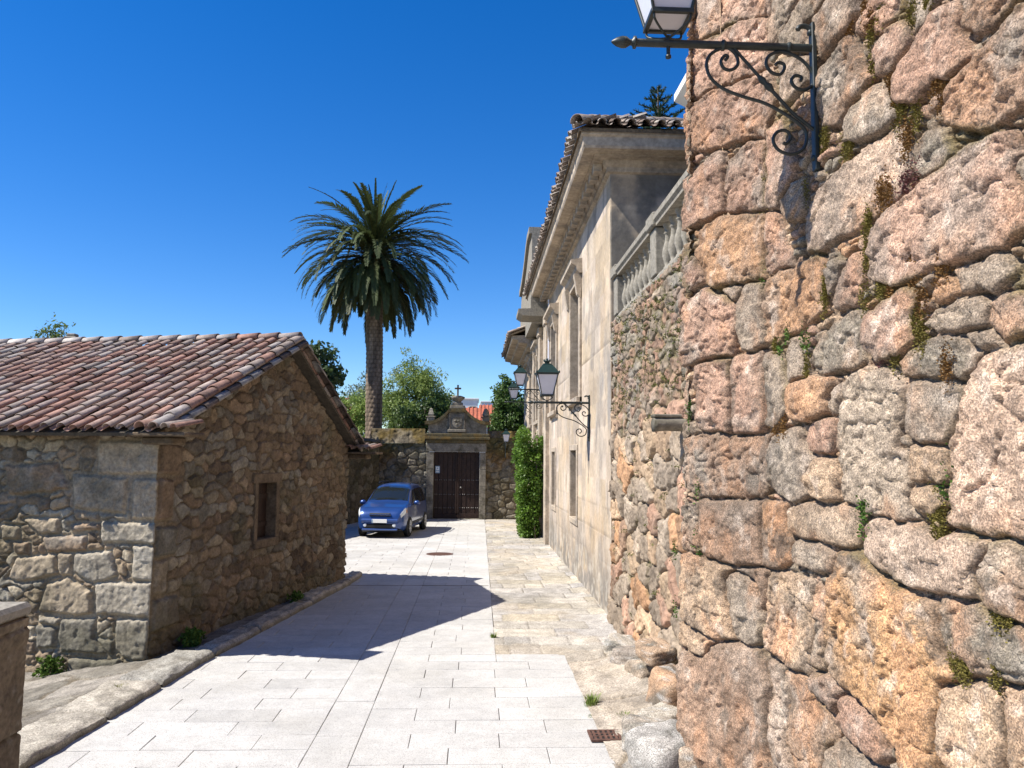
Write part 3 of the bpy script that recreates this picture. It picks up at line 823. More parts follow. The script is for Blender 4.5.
def near_fn(S, Z):
    st = [(c, [(a + S_OFF, b) for a, b in p]) for c, p in near]
    e, who = poly_stones(S, Z, st, 900, grow=.022)
    # squared random masonry where no stone was drawn, small pinning stones in the gaps between
    hr, cr, er, ir = rubble(S, Z, .52, .42, 910, [PAL['p'], PAL['b'], PAL['g'], PAL['o'], PAL['q'], PAL['d'], PAL['P']], depth=.06, gap=.006, r=.03, merge=.3, jit=.34, pw=6,
                            warp=.035, mortar=(.26, .19, .13), rough=.016)
    hs, cs, es, is_ = rubble(S, Z, .105, .075, 920, [PAL['g'], PAL['q'], PAL['p'], PAL['b'], PAL['q'], PAL['o'] * .8, PAL['d']], depth=.05, gap=.005, r=.018, merge=.1, jit=.42, pw=2.6,
                             warp=.02, mortar=(.22, .16, .11), rough=.012)
    n = len(near)
    w = np.maximum(who, 0)
    base = np.array([PAL[c] for c, p in near])[w]
    rnd = np.random.default_rng(31)
    v = rnd.random((n, 8))
    q = v[w]
    c = base * (.90 + .2 * q[..., 0])[..., None]
    # inner drift of colour: grey lichen, rust, pale grain
    f1 = fbm(S * 2.6 + q[..., 1] * 50, Z * 2.2, 930, 5); f2 = fbm(S * 3.7 + q[..., 2] * 70, Z * 2.6, 931, 5); f3 = fbm(S * 9, Z * 7, 932, 5)
    c = mixc(c, (.27, .235, .19), smooth(-.02, .40, f1) * (.25 + .6 * q[..., 3]))
    c = mixc(c, (.47, .25, .135), smooth(.02, .45, f2) * (.2 + .5 * q[..., 4]))
    f4 = fbm(S * 6.5 + q[..., 2] * 30, Z * 5.0, 935, 6)
    c = mixc(c, (.12, .105, .085), smooth(.18, .42, f4) * (.15 + .55 * q[..., 1]))
    stk = fbm(S * 11, Z * 1.1, 936, 4)
    c = mixc(c, (.22, .17, .13), smooth(.1, .5, stk) * .3)
    c = mixc(c, (.56, .46, .37), smooth(.2, .55, f3) * .45)
    c = c * (1 + .22 * fbm(S * 16, Z * 16, 933, 4))[..., None]
    c = c * (1 + .25 * fbm(S * 1.3, Z * 1.3, 937, 4))[..., None]
    low = 1 - smooth(0, .085, np.maximum(e, 0) + .03 * fbm(S * 14, Z * 14, 938, 3))
    c = mixc(c, (.17, .115, .075), low * .5 * (who >= 0))
    r = .015 + .020 * q[..., 5]
    t = np.clip(e / r, 0, 1)
    D = .046 + .04 * q[..., 6]
    prof = .86 * (1 - (1 - t) ** 2.6) + .14 * smooth(0, .13, e)
    h = D * prof + prof * (.022 * fbm(S * 4 + q[..., 1] * 9, Z * 4, 940, 3) + .020 * fbm(S * 11, Z * 11, 941, 3) + .012 * fbm(S * 30, Z * 30, 942, 4) - .020 * (1 - smooth(0, .12, np.abs(fbm(S * 5 + q[..., 3] * 20, Z * 6, 943, 4)))) * (q[..., 3] > .4))
    h = h + prof * (facet(S + q[..., 2] * 7, Z, .18, 971, .10) + facet(S, Z + q[..., 4] * 5, .06, 981, .07))
    # gentle splitting cracks
    ck = np.abs(fbm(S * 2.2 + Z * 1.1, Z * 3.0 - S * .9, 950, 4))
    h = h - .016 * prof * (1 - smooth(0, .018, ck)) * (q[..., 7] > .55)
    ins = e > 0
    gapd = np.maximum(-e, 0)
    thin = 1 - smooth(.012, .035, gapd)          # thin joints stay deep and dark
    hs2 = hs + .012 - .030 * thin
    cs2 = mixc(cs, (.21, .15, .10), thin * .6)
    far = smooth(.16, .24, gapd)                # far from any drawn stone: the random masonry
    hg = hs2 * (1 - far) + hr * far
    cg = cs2 * (1 - far[..., None]) + cr * far[..., None]
    H = np.where(ins, np.maximum(h, -.02), hg - .012 * (1 - far))
    C = np.where(ins[..., None], c, cg)
    # moss film near joints
    g = smooth(.15, .5, fbm(S * 2.3, Z * 1.5, 960, 4)) * (1 - smooth(0, .05, e)) * .7
    C = mixc(C, (.12, .095, .035), g)
    dk = smooth(.15, .55, fbm(S * 1.1, Z * 1.0, 961, 5))
    C = C * (1 - .18 * dk)[..., None]
    H = H + far * (facet(S, Z, .13, 991, .14) + facet(S, Z, .05, 995, .09)) * (~ins)
    return H - .035, np.clip(C, .01, .9)
tot = sum(plen(NP)); s_vis = S_OFF + .98 + 2.75
ss = np.concatenate([lin(0, S_OFF - .12, .03), np.arange(S_OFF - .11, s_vis, .0095), np.arange(s_vis, tot, .03)])
zs = np.concatenate([np.arange(-.05, 6.3, .0098), np.arange(6.3, 8.0, .03)])
w = wall_mesh('stone_wall', NP, zs, ss, near_fn, M['granite'], batter=.025, thick=.55)
tag(w, 'tall wall of big pinkish granite blocks right beside the viewer, carrying the nearest lamp bracket', 'stone wall')

# moss, stonecrop and pellitory rooted in its joints
def near_pt(s, z, out=.05):
    P = NP[1:]; L = plen(P); k = 0; q = s
    while k < len(L) - 1 and q > L[k]: q -= L[k]; k += 1
    d = ((P[k + 1][0] - P[k][0]) / L[k], (P[k + 1][1] - P[k][1]) / L[k]); n = (d[1], -d[0])
    o = out - .025 * z
    return np.array([P[k][0] + d[0] * q + n[0] * o, P[k][1] + d[1] * q + n[1] * o, z]), d, n
def tufts(name, codes, cols, size, n, label, cat):
    rg = np.random.default_rng(len(name))
    VV = []; QQ = []; CC = []; k0 = 0
    for tk in MOSS.split():
        if tk[0] not in codes: continue
        s, z = (float(v) for v in tk[1:].split(','))
        if z > 6.2: continue
        p, d, nn = near_pt(s, z, .0)
        m = int(n * (.7 + .6 * rg.random()))
        big = .6 + .7 * rg.random()
        for i in range(m):
            a = rg.normal(0, .026 * big); b = rg.normal(0, .05 * big)
            root = p + np.array([d[0] * a, d[1] * a, b])
            dirn = np.array([nn[0], nn[1], 0]) * (.6 + .5 * rg.random()) + np.array([d[0], d[1], 0]) * rg.normal(0, .5) + np.array([0, 0, .35 + rg.normal(0, .5)])
            dirn /= np.linalg.norm(dirn)
            root = root + dirn * .012
            side = np.cross(dirn, rg.normal(size=3)); side /= np.linalg.norm(side)
            l = size * (.6 + .8 * rg.random()); wd = l * .34
            VV += [root, root + dirn * l * .5 + side * wd, root + dirn * l, root + dirn * l * .5 - side * wd]
            QQ.append((k0, k0 + 1, k0 + 2, k0 + 3)); k0 += 4
            t = rg.random(); c = np.array(cols[0]) * (1 - t) + np.array(cols[1]) * t
            CC += [c] * 4
    o = mesh_np(name, VV, QQ, M['moss'], None, np.array(CC))
    return tag(o, label, cat, kind='stuff')
tufts('rusty_moss', 'r', [(.15, .075, .03), (.24, .14, .05)], .012, 420, 'rust brown moss tufts in the joints of the tall granite wall', 'moss')
tufts('yellow_moss', 'y', [(.11, .095, .025), (.22, .18, .05)], .011, 420, 'yellow green moss cushions in the joints of the tall granite wall', 'moss')
tufts('wall_weeds', 'v', [(.05, .10, .02), (.12, .20, .045)], .017, 60, 'small green leafy weeds sprouting from the tall granite wall', 'weeds')
tufts('stonecrop', 'u', [(.12, .05, .05), (.20, .10, .09)], .013, 120, 'purple stonecrop growing in a joint of the tall granite wall', 'stonecrop')

# ================================================================== TERRACE RETAINING WALL
def terr_fn(S, Z):
    pal = [PAL['q'], PAL['p'], PAL['b'], PAL['g'] * 1.1, PAL['w'] * .9, PAL['q'] * .85, PAL['o'], PAL['g'], (.30, .24, .18), (.36, .26, .17)]
    h1, c1, e1, i1 = rubble(S, Z, .60, .32, 501, pal, .075, .010, .04, .3, .42, 4.5, .045, (.25, .19, .13), .02)
    h2, c2, e2, i2 = rubble(S, Z, .36, .15, 521, [PAL['g'], PAL['b'] * 1.1, PAL['d'] * 1.2, PAL['b'], PAL['p'] * .8], .038, .006, .03, .4, .46, 3.0, .06, (.17, .13, .09), .03)
    f = smooth(-.25, .25, (Z - 3.2) + .5 * fbm(S * 2, Z * 2, 531, 3))
    h = h1 * (1 - f) + h2 * f; c = c1 * (1 - f[..., None]) + c2 * f[..., None]
    e = e1 * (1 - f) + e2 * f
    m = smooth(0, .4, fbm(S * 3, Z * 3, 533, 4) + .3 * f - .1) * (1 - smooth(.0, .05, e))
    c = mixc(c, (.105, .095, .035), m * .75)
    bl = smooth(.0, .4, fbm(S * 4, Z * 3, 535, 5)); c = mixc(c, (.13, .105, .08), bl * .45)
    gr = smooth(.1, .5, fbm(S * 2.2, Z * 2.2, 534, 5)) * f
    c = mixc(c, (.26, .25, .22), gr * .5)
    h = h + .05 * smooth(.8, 0, Z) + facet(S, Z, .12, 541, .16) + facet(S, Z, .05, 545, .10)
    return h - .05, c
tw = wall_mesh('terrace_wall', [(2.2, 12.76), (2.2, 6.2)], np.arange(-.05, 4.80, .014), np.arange(0, 6.55, .016), terr_fn, M['rubble'], thick=.6)
tag(tw, 'rubble retaining wall of mixed pink and grey stones below the balustrade, with a stone spout', 'retaining wall')
sp = MB()
n = 10
prof = [(2.26, 2.93, .085), (2.12, 2.93, .085), (2.0, 2.93, .08), (1.90, 2.925, .085), (1.86, 2.92, .085)]
vs = []
for (x, zc, r) in prof:
    for k in range(n):
        a = 2 * math.pi * k / n + .3
        vs.append((x, 8.22 + r * 1.15 * math.cos(a) * (1 + .08 * math.sin(3 * a)), zc + r * math.sin(a) * (1 + .1 * math.cos(2 * a))))
fs = [(i * n + k, i * n + (k + 1) % n, (i + 1) * n + (k + 1) % n, (i + 1) * n + k) for i in range(len(prof) - 1) for k in range(n)]
fs.append(tuple(range((len(prof) - 1) * n, len(prof) * n)))
sp.add(vs, fs, 0, None, True)
sp.box(1.85, 2.2, 8.14, 8.30, 2.995, 3.03, 0, .01)
sp.build('water_spout', M['portal'], tw)

# weeds hanging in the terrace wall joints (uncountable small green)
rg = np.random.default_rng(77)
nz_ = np.concatenate([rg.uniform(3.3, 4.75, 170), rg.uniform(.3, 3.3, 50)])
cent = np.stack([2.2 - .025 + .025 * nz_ * 0 + rg.normal(0, .012, 220), rg.uniform(7.6, 12.5, 220), nz_], 1)
V, Q, C = leaves(cent, 22, .05, .022, (.05, .065, .018), (.15, .15, .045), rg)
tag(mesh_np('terrace_wall_weeds', V, Q, M['moss'], None, C), 'small green weeds and dry moss in the upper terrace wall joints', 'weeds', kind='stuff')

# ------------------------------------------------------------------ balustrade on it
bal = empty('balustrade', (2.34, 6.9, 4.77))
tag(bal, 'weathered grey stone balustrade along the terrace edge above the rubble wall', 'balustrade')
def rail_prof(x0, x1, z0, z1):
    w_ = (x1 - x0); h_ = z1 - z0
    return [(x0 + .03, z0), (x1 - .03, z0), (x1 - .03, z0 + h_ * .25), (x1, z0 + h_ * .45), (x1, z1 - .02), (x1 - .02, z1), (x0 + .02, z1), (x0, z1 - .02), (x0, z0 + h_ * .45), (x0 + .03, z0 + h_ * .25)]
MB().prism(rail_prof(-.15, .15, .70, .86), 'y', -.5, 5.72).build('top_rail', M['greystone'], bal)
MB().prism([(-.11, 0), (.15, 0), (.15, .05), (.10, .09), (-.09, .09), (-.11, .05)], 'y', -.5, 5.72).build('base_rail', M['greystone'], bal)
bprof = [(.055, 0), (.055, .05), (.035, .07), (.05, .12), (.072, .20), (.066, .27), (.04, .36), (.030, .44), (.034, .47), (.05, .485), (.034, .50), (.038, .54), (.055, .57), (.055, .61)]
posts = [0.15, 2.85, 5.55]
b0 = None
for py in posts:
    MB().box(-.12, .12, py - .15, py + .15, .092, .698, 0, .012).build('post', M['greystone'], bal)
    MB().box(-.17, .17, py - .19, py + .19, .70, .885, 0, .02).build('post_cap', M['greystone'], bal)
for a, b in zip(posts[:-1], posts[1:]):
    k = 8
    for i in range(k):
        yy = a + .15 + (b - a - .3) * (i + .5) / k
        if b0 is None:
            b0 = MB().lathe(bprof, (0, 0, 0), 14).build('baluster', M['greystone'], bal); bb = b0
        else:
            bb = b0.copy(); COL.objects.link(bb); bb.parent = bal
        bb.location = (0, yy, .09)

# ================================================================== MANSION
FX = 2.2; Y0 = 12.78; Y1 = 36.0
man = empty('mansion', (5.5, 20, 0))
tag(man, 'long pale sandstone mansion with deep tiled eaves along the right of the street', 'mansion')
def inv(o, p=man):                      # keep world coordinates under an offset parent
    o.parent = p
    o.matrix_parent_inverse = Matrix.Translation(p.location).inverted()
    return o
WINS = [(16.5, 18.0, 3.85, 6.35), (21.3, 22.7, 3.85, 6.35), (26.9, 28.3, 3.85, 6.2), (30.6, 31.9, 3.85, 6.2)]
LOWS = [(17.05, 18.15, 1.25, 2.74), (21.6, 22.6, 1.25, 2.74)]
path = [(FX, Y1), (FX, Y0), (9.5, Y0)]
Lm = Y1 - Y0
def man_fn(S, Z):
    h, c, e = ashlar(S, Z + .1, 1.15, .46, 601, (.47, .378, .28), .24, .004, .010)
    fac = (S < Lm)
    # runs of pale lime wash and rust tint
    c = mixc(c, (.54, .46, .37), smooth(.05, .5, fbm(S * .9, Z * .6, 611, 5)) * .5)
    c = mixc(c, (.29, .25, .205), smooth(.08, .42, fbm(S * 1.4, Z * 1.1, 619, 6)) * .5)
    c = mixc(c, (.19, .17, .15), smooth(.22, .5, fbm(S * 3.1, Z * 1.6, 620, 6)) * .55)
    c = mixc(c, (.46, .33, .20), smooth(.12, .55, fbm(S * .8 + 9, Z * .7, 612, 5)) * .6)
    run = smooth(.05, .45, fbm(S * 5, Z * .45, 613, 5))
    c = mixc(c, (.30, .26, .21), run * .16)
    # black crust on the plinth
    pl = smooth(1.35, .15, Z + .55 * fbm(S * 1.2, Z * .8, 614, 5))
    c = mixc(c, (.165, .155, .14), pl * .85 * smooth(-.3, .35, fbm(S * 3, Z * 2.2, 615, 5) + .35))
    fl = smooth(.05, .3, fbm(S * 7, Z * 6, 616, 4)) * pl
    c = mixc(c, (.50, .46, .39), fl * .5)
    # the end wall towards the terrace is darkened by soot and lichen
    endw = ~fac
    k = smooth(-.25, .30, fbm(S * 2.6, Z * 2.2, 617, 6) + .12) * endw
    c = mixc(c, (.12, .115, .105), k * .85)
    sm = smooth(.1, .4, fbm(S * 1.1 + 3, Z * .5, 618, 5)) * fac * smooth(Lm - 4.5, Lm - 2, S) * smooth(2.0, 3.0, Z) * smooth(5.5, 3.5, Z)
    c = mixc(c, (.20, .195, .19), sm * .75)
    return h, c
holes = [(Y1 - b, Y1 - a, z0, z1) for a, b, z0, z1 in WINS + LOWS]
ss = np.unique(np.concatenate([lin(0, 12, .06), lin(12, Lm + 1.2, .03), lin(Lm + 1.2, Lm + 7.3, .08)] + [np.array([h_[0], h_[1]]) for h_ in holes]))
zs = np.unique(np.concatenate([np.arange(-.05, 7.5, .035), np.array([1.25, 2.74, 3.85, 6.35, 6.2])]))
inv(wall_mesh('wall', path, zs, ss, man_fn, M['ashlar'], holes=holes, back=False))
inv(MB().box(FX + .6, 9.4, Y0 + .5, Y1, 0, 7.4).build('core', M['dark']))
for j, (a, b, z0, z1) in enumerate(WINS + LOWS):
    big = j < len(WINS)
    f = MB()
    t = .20 if big else .13
    pj = .055 if big else .03
    f.box(FX - pj, FX + .30, a - t, a + .004, z0 - t, z1 + t, 0, .012)
    f.box(FX - pj, FX + .30, b - .004, b + t, z0 - t, z1 + t, 0, .012)
    f.box(FX - pj - .002, FX + .30, a, b, z1 - .003, z1 + t - .002, 0, .01)
    f.box(FX - pj - (.07 if big else .01), FX + .30, a - (t if big else 0), b + (t if big else 0), z0 - .12, z0 + .003, 0, .012)
    fr = f.build('window', M['cutstone']); inv(fr)
    if big:
        hd = MB()
        hd.prism([(FX - .06, z1 + .10), (FX - .12, z1 + .16), (FX - .14, z1 + .24), (FX - .24, z1 + .30), (FX - .24, z1 + .38), (FX + .05, z1 + .42), (FX + .05, z1 + .10)], 'y', a - t - .10, b + t + .10)
        hd.prism([(FX - .03, z1 - .42), (FX - .10, z1 - .34), (FX - .17, z1 + .09), (FX + .02, z1 + .09)], 'y', a - t - .02, a - .03)
        hd.prism([(FX - .03, z1 - .42), (FX - .10, z1 - .34), (FX - .17, z1 + .09), (FX + .02, z1 + .09)], 'y', b + .03, b + t + .02)
        o = hd.build('hood', M['cutstone'], fr)
    s = MB()
    s.box(FX + .26, FX + .31, a, b, z0, z1)
    m_ = (a + b) / 2
    for q in np.linspace(a + .04, b - .04, 9):
        s.box(FX + .235, FX + .262, q - .035, q + .035, z0 + .01, z1 - .01)
    s.build('shutter', M['shutter'], fr)

# main cornice: bed mould, dentils, corona
CZ = 7.32
def cornice(y0, y1, z, x_wall, ends=True, name='cornice', d=.56, parent=man):
    """profile along the street face and, if asked, returned along the end wall"""
    prof = [(0, 0), (.06, .02), (.06, .10), (.11, .14), (.13, .20), (.30, .205), (.30, .235), (d - .06, .24), (d - .04, .28), (d - .04, .42), (d, .45), (d, .50), (0, .52)]
    m = MB()
    n = len(prof)
    vs = []
    for (o, h) in prof: vs.append((x_wall - o, y1, z + h))
    for (o, h) in prof: vs.append((x_wall - o, y0 - (o if ends else 0), z + h))
    k = 2
    if ends:
        for (o, h) in prof: vs.append((9.6, y0 - o, z + h))
        k = 3
    fs = []
    for j in range(k - 1):
        for i in range(n):
            i2 = (i + 1) % n
            fs.append((j * n + i, j * n + i2, (j + 1) * n + i2, (j + 1) * n + i))
    fs.append(tuple(range(n))); fs.append(tuple(range((k - 1) * n, k * n)))
    m.add(vs, fs)
    return inv(m.build(name, M['cutstone']))
RY1 = 25.75
co = cornice(Y0, RY1, CZ, FX)
yy = Y0 + .05; dn0 = None
while yy < RY1 - .3:
    if dn0 is None:
        dn0 = MB().box(FX - .27, FX - .125, 0, .22, CZ + .06, CZ + .2035, 0, .008).build('dentil', M['cutstone'], co); dq = dn0
    else:
        dq = dn0.copy(); COL.objects.link(dq); dq.parent = co
    dq.location = (0, yy, 0); yy += .44

# barrel tiles
TP = [np.array(c) for c in [(.255, .15, .115), (.28, .165, .125), (.23, .14, .11), (.27, .185, .15), (.22, .155, .125), (.29, .21, .17), (.245, .20, .17), (.30, .24, .20), (.195, .125, .10)]]
TPG = [np.array(c) for c in [(.24, .19, .155), (.29, .235, .19), (.20, .155, .125), (.25, .215, .19), (.17, .13, .105), (.31, .27, .225)]]
def tiles(name, origin, along, up, nrm, ncol, nrow, pitch, expo, rg, mtl, parent=None, skew=None, length=None, keep=None, wob=.004, pal=None):
    """origin = eave corner; along = eave direction; up = direction up the slope; nrm = outward normal"""
    pal = pal or TP
    along = np.asarray(along, float); up = np.asarray(up, float); nrm = np.asarray(nrm, float); origin = np.asarray(origin, float)
    Lt = length or expo * 1.28
    V = []; Q = []; C = []; k0 = 0
    na = 7
    for kind in (0, 1):                       # 0 channel tile, 1 cover tile
        for i in range(ncol + (1 if kind == 0 else 0)):
            drift = rg.normal(0, wob * 2)
            for j in range(nrow):
                ac = (i + (.5 if kind else 0)) * pitch + rg.normal(0, wob) + drift
                uc = j * expo + rg.normal(0, .012) + drift * 2
                if keep and not keep(ac, uc): continue
                w0, w1 = (pitch * .60, pitch * .50) if kind else (pitch * .46, pitch * .56)
                yaw = rg.normal(0, .018)
                th = .014
                col = pal[rg.integers(len(pal))] * (.88 + .38 * rg.random())
                if rg.random() < .16: col = col * .55 + np.array([.30, .29, .27]) * .45
                ring = []
                for (t, w_, lift) in ((0, w0, .018), (.5, (w0 + w1) / 2, .012), (1, w1, 0)):
                    for sgn in (1, 0):           # outer then inner skin
                        for a in range(na):
                            ph = math.pi * a / (na - 1)
                            rr = w_ * .5 * (1 if sgn else .88)
                            x = -math.cos(ph) * rr; hgt = math.sin(ph) * rr * .80
                            if kind == 0: hgt = rr * .62 - hgt * .9 - (0 if sgn else -.0)
                            else: hgt += .045
                            u = uc + t * Lt
                            p = origin + along * (ac + x + yaw * (u - uc)) + up * u + nrm * (hgt + lift)
                            ring.append(p)
                V += ring
                s = 2 * na
                for t in range(2):
                    for a in range(na - 1):
                        o = k0 + t * s + a
                        Q.append((o, o + 1, o + 1 + s, o + s))
                        o2 = o + na
                        Q.append((o2 + 1, o2, o2 + s, o2 + 1 + s))
                    for a in (0, na - 1):
                        o = k0 + t * s + a
                        Q.append((o, o + s, o + s + na, o + na))
                for a in range(na - 1):
                    o = k0 + a
                    Q.append((o + 1, o, o + na, o + na + 1))
                    o = k0 + 2 * s + a
                    Q.append((o, o + 1, o + na + 1, o + na))
                cc = np.repeat(col[None], 6 * na, 0)
                C.append(cc); k0 += 6 * na
    return mesh_np(name, V, Q, mtl, parent, np.concatenate(C), True)
def half_tile(mb, a, b, r0, r1, col, up=Vector((0, 0, 1)), th=.014):
    a = Vector(a); b = Vector(b); d = (b - a).normalized(); s = d.cross(up).normalized(); u = s.cross(d)
    n = 9; vs = []
    for p, r in ((a, r0), (b, r1)):
        for rr in (r, r - th):
            for k in range(n):
                ph = math.pi * (k / (n - 1)) * 1.08 - .12
                vs.append(p + s * (-math.cos(ph) * rr) + u * (math.sin(ph) * rr * .86))
    fs = []
    for k in range(n - 1):
        fs += [(k, k + 1, 2 * n + k + 1, 2 * n + k), (n + k + 1, n + k, 3 * n + k, 3 * n + k + 1), (k + 1, k, n + k, n + k + 1), (2 * n + k, 2 * n + k + 1, 3 * n + k + 1, 3 * n + k)]
    for k in (0, n - 1): fs.append((k, 2 * n + k, 3 * n + k, n + k))
    mb.add(vs, fs, 0, col, True)
rg = np.random.default_rng(91)
sl = R(24)
ez = CZ + .535
def slope_mesh(name, pts, m, parent):
    V = [p for p in pts] + [(p[0], p[1], p[2] - .06) for p in pts]
    n = len(pts)
    mb = MB(); mb.add(V, [tuple(range(n)), tuple(range(n, 2 * n))[::-1]] + [(i, (i + 1) % n, n + (i + 1) % n, n + i) for i in range(n)])
    return mb.build(name, m, parent)
EX = FX - .60; EY = Y0 - .60; HW = 4.2
rz = ez + HW * math.tan(sl)
roof = inv(slope_mesh('roof', [(EX, EY, ez), (EX, RY1, ez), (EX + HW, RY1, rz), (EX + HW, EY + HW, rz)], M['cotstone'], None))
r2 = slope_mesh('end_slope', [(EX, EY + .004, ez), (EX + HW, EY + HW, rz), (EX + 2 * HW, EY + .004, ez)], M['cotstone'], roof)
r2.matrix_parent_inverse = Matrix.Identity(4)
def put(o, p):
    o.parent = p; o.matrix_parent_inverse = Matrix.Identity(4); return o
cs, sn = math.cos(sl), math.sin(sl)
put(tiles('street_tiles', (EX - .07, RY1 - .05, ez + .012), (0, -1, 0), (cs, 0, sn), (-sn, 0, cs), int((RY1 - EY) / .24), 4, .24, .36, rg, M['tile'], pal=TPG,
          keep=lambda a, u: (RY1 - .05 - a) > EY + u * cs - .1), roof)
put(tiles('end_tiles', (EX, EY - .07, ez + .012), (1, 0, 0), (0, cs, sn), (0, -sn, cs), 24, 5, .24, .36, rg, M['tile'], pal=TPG,
          keep=lambda a, u: a > u * cs - .1), roof)
hp = MB()
for i in range(9):
    a = i * .36
    p0 = Vector((EX - .05 + a * .72, EY - .05 + a * .72, ez + .08 + a * .72 * math.tan(sl)))
    d = Vector((.72, .72, .72 * math.tan(sl))) * .45
    half_tile(hp, p0, p0 + d, .13, .11, tuple(TPG[i % 6]))
put(hp.build('hip_tiles', M['tile']), roof)

# the portal bay further on: columns' entablature, curved pediment, pilasters
for py in (23.85, 26.2, 28.9):
    inv(MB().box(FX - .12, FX + .05, py - .28, py + .28, .02, 6.6, 0, .015).build('pilaster', M['cutstone']))
    inv(MB().box(FX - .17, FX + .05, py - .33, py + .33, 6.6, 6.9, 0, .03).build('capital', M['cutstone']))
en = MB()
en.prism([(FX + .02, 6.92), (FX - .80, 6.94), (FX - .93, 7.02), (FX - .93, 7.15), (FX + .02, 7.19)], 'y', 24.0, 25.2)
en.box(FX - .55, FX + .02, 24.15, 25.3, 7.16, 7.95, 0, .02)
inv(en.build('entablature', M['greystone']))
pd = [(25.72, 7.0), (25.72, 10.25), (26.9, 10.3), (27.6, 10.1), (28.6, 9.75), (29.6, 9.5), (30.6, 9.35), (31.6, 9.3), (31.7, 8.9), (32.3, 8.2), (32.3, 7.0)]
pm = MB(); pm.prism(pd, 'x', 1.80, 2.5)
for i in range(2, 7):
    a, b = pd[i - 1], pd[i]
for x0, x1, off in ((1.70, 1.80, .0),):
    rim = pd[1:8]
    inner = [(y_, z_ - .22) for y_, z_ in rim][::-1]
    pm.prism(rim + inner, 'x', x0, x1)
inv(pm.build('pediment', M['greystone']))
# lower cornice and roof of the far wing
c2 = MB()
prof = [(0, 0), (.10, .02), (.12, .12), (.30, .16), (.32, .28), (.62, .31), (.66, .40), (.88, .44), (.90, .56), (0, .60)]
c2.prism([(FX - o, 6.52 + h) for o, h in prof], 'y', 29.0, 36.0)
inv(c2.build('far_cornice', M['cutstone']))
r3 = inv(slope_mesh('far_roof', [(FX - .95, 28.9, 7.13), (FX - .95, 36, 7.13), (FX + 3, 36, 8.7), (FX + 3, 28.9, 8.7)], M['cotstone'], None))
put(tiles('far_tiles', (FX - 1.02, 36, 7.145), (0, -1, 0), (math.cos(R(21.5)), 0, math.sin(R(21.5))), (-math.sin(R(21.5)), 0, math.cos(R(21.5))), 28, 2, .25, .36, rg, M['tile'], pal=TPG), r3)
inv(MB().tube([(FX - .05, 23.3, 5.0), (FX - .05, 23.3, 7.3)], .03, 8).build('downpipe', M['frost']))

# ================================================================== GATE WALL, GATEWAY, LEFT WALL
GY = 33.4
MOSSY = [(.115, .095, .060), (.15, .125, .085), (.09, .078, .05), (.19, .165, .12)]
def gate_fn(S, Z):
    h, c, e, i = rubble(S, Z, .40, .25, 701, [np.array(q) * .95 for q in MOSSY], .05, .012, .04, .2, .4, 3.2, .04, (.075, .062, .04), .014)
    m = smooth(-.1, .4, fbm(S * 1.4, Z * 1.2, 711, 5))
    c = mixc(c, (.120, .074, .030), m * .85)
    c = c * (1 + .35 * fbm(S * 8, Z * 8, 716, 4))[..., None]
    g = smooth(.1, .45, fbm(S * 2.2 + 7, Z * 2.2, 712, 5))
    c = mixc(c, (.20, .19, .16), g * .5)
    c = mixc(c, (.05, .055, .015), smooth(2.4, 3.3, Z + .6 * fbm(S * 2, Z, 714, 3)) * .5)
    return h - .03, c
def cap(mb, x0, x1, y0, y1, z0, z1, seed):
    pass
gx0, gx1 = -2.03, .45
g1 = wall_mesh('garden_wall', [(-4.4, GY), (gx0 + .02, GY)], np.arange(-.05, 3.16, .03), lin(0, gx0 + .02 + 4.4, .03), gate_fn, M['gatestone'], thick=.5)
tag(g1, 'mossy stone garden wall between the palm and the gateway with ochre lichen', 'garden wall')
g2 = wall_mesh('garden_wall', [(gx1 - .02, GY), (2.19, GY)], np.arange(-.05, 3.42, .03), lin(0, 2.19 - gx1, .03), gate_fn, M['gatestone'], thick=.5)
tag(g2, 'dark mossy stone wall between the gateway and the ivy on the mansion', 'garden wall')
def capstone(parent, path, z, hh, wid, seed, ov=.06):
    """sloping mossy coping as a relief strip"""
    def fn(S, Z):
        c = np.zeros(S.shape + (3,)) + np.array((.11, .09, .06))
        n = fbm(S * 1.3, Z * 1.3, seed, 5)
        c = mixc(c, (.12, .085, .028), smooth(-.1, .3, n)); c = mixc(c, (.17, .145, .105), smooth(.1, .4, fbm(S * 2, Z * 2, seed + 1, 5)) * .7); c = c * (1 + .4 * fbm(S * 9, Z * 9, seed + 4, 4))[..., None]
        jt = np.abs((S / .8) % 1 - .5) > .48
        c = c * np.where(jt, .5, 1)[..., None]
        t = (Z - z) / hh
        return ov - t * .30 + .05 * fbm(S * 3, Z * 3, seed + 2, 3) + .04 * fbm(S * 10, Z * 10, seed + 3, 3), c
    L = sum(plen(path))
    o = wall_mesh('coping', path, np.linspace(z, z + hh, 18), lin(0, L, .04), fn, M['gatestone'], parent, thick=wid)
    return o
capstone(g1, [(-4.4, GY), (gx0 - .1, GY)], 3.14, .62, .5, 720)
capstone(g2, [(gx1 + .05, GY), (2.19, GY)], 3.40, .30, .5, 730)
LW = [(-7.9, 19.4), (-4.02, 33.4)]
def left_fn(S, Z):
    h, c, e, i = rubble(S, Z, .42, .30, 741, [np.array(q) * .8 for q in MOSSY], .06, .012, .04, .2, .4, 3, .04, (.05, .042, .03), .016)
    c = mixc(c, (.05, .048, .025), smooth(-.2, .4, fbm(S * 1.4, Z * 1.4, 744, 5)) * .7)
    return h - .03, c
g3 = wall_mesh('boundary_wall', LW, np.arange(-.05, 3.2, .04), lin(0, sum(plen(LW)) - .02, .045), left_fn, M['gatestone'], thick=.5)
tag(g3, 'dark rubble boundary wall in shade behind the parked blue car', 'boundary wall')
capstone(g3, LW, 3.18, .14, .5, 750, .04)

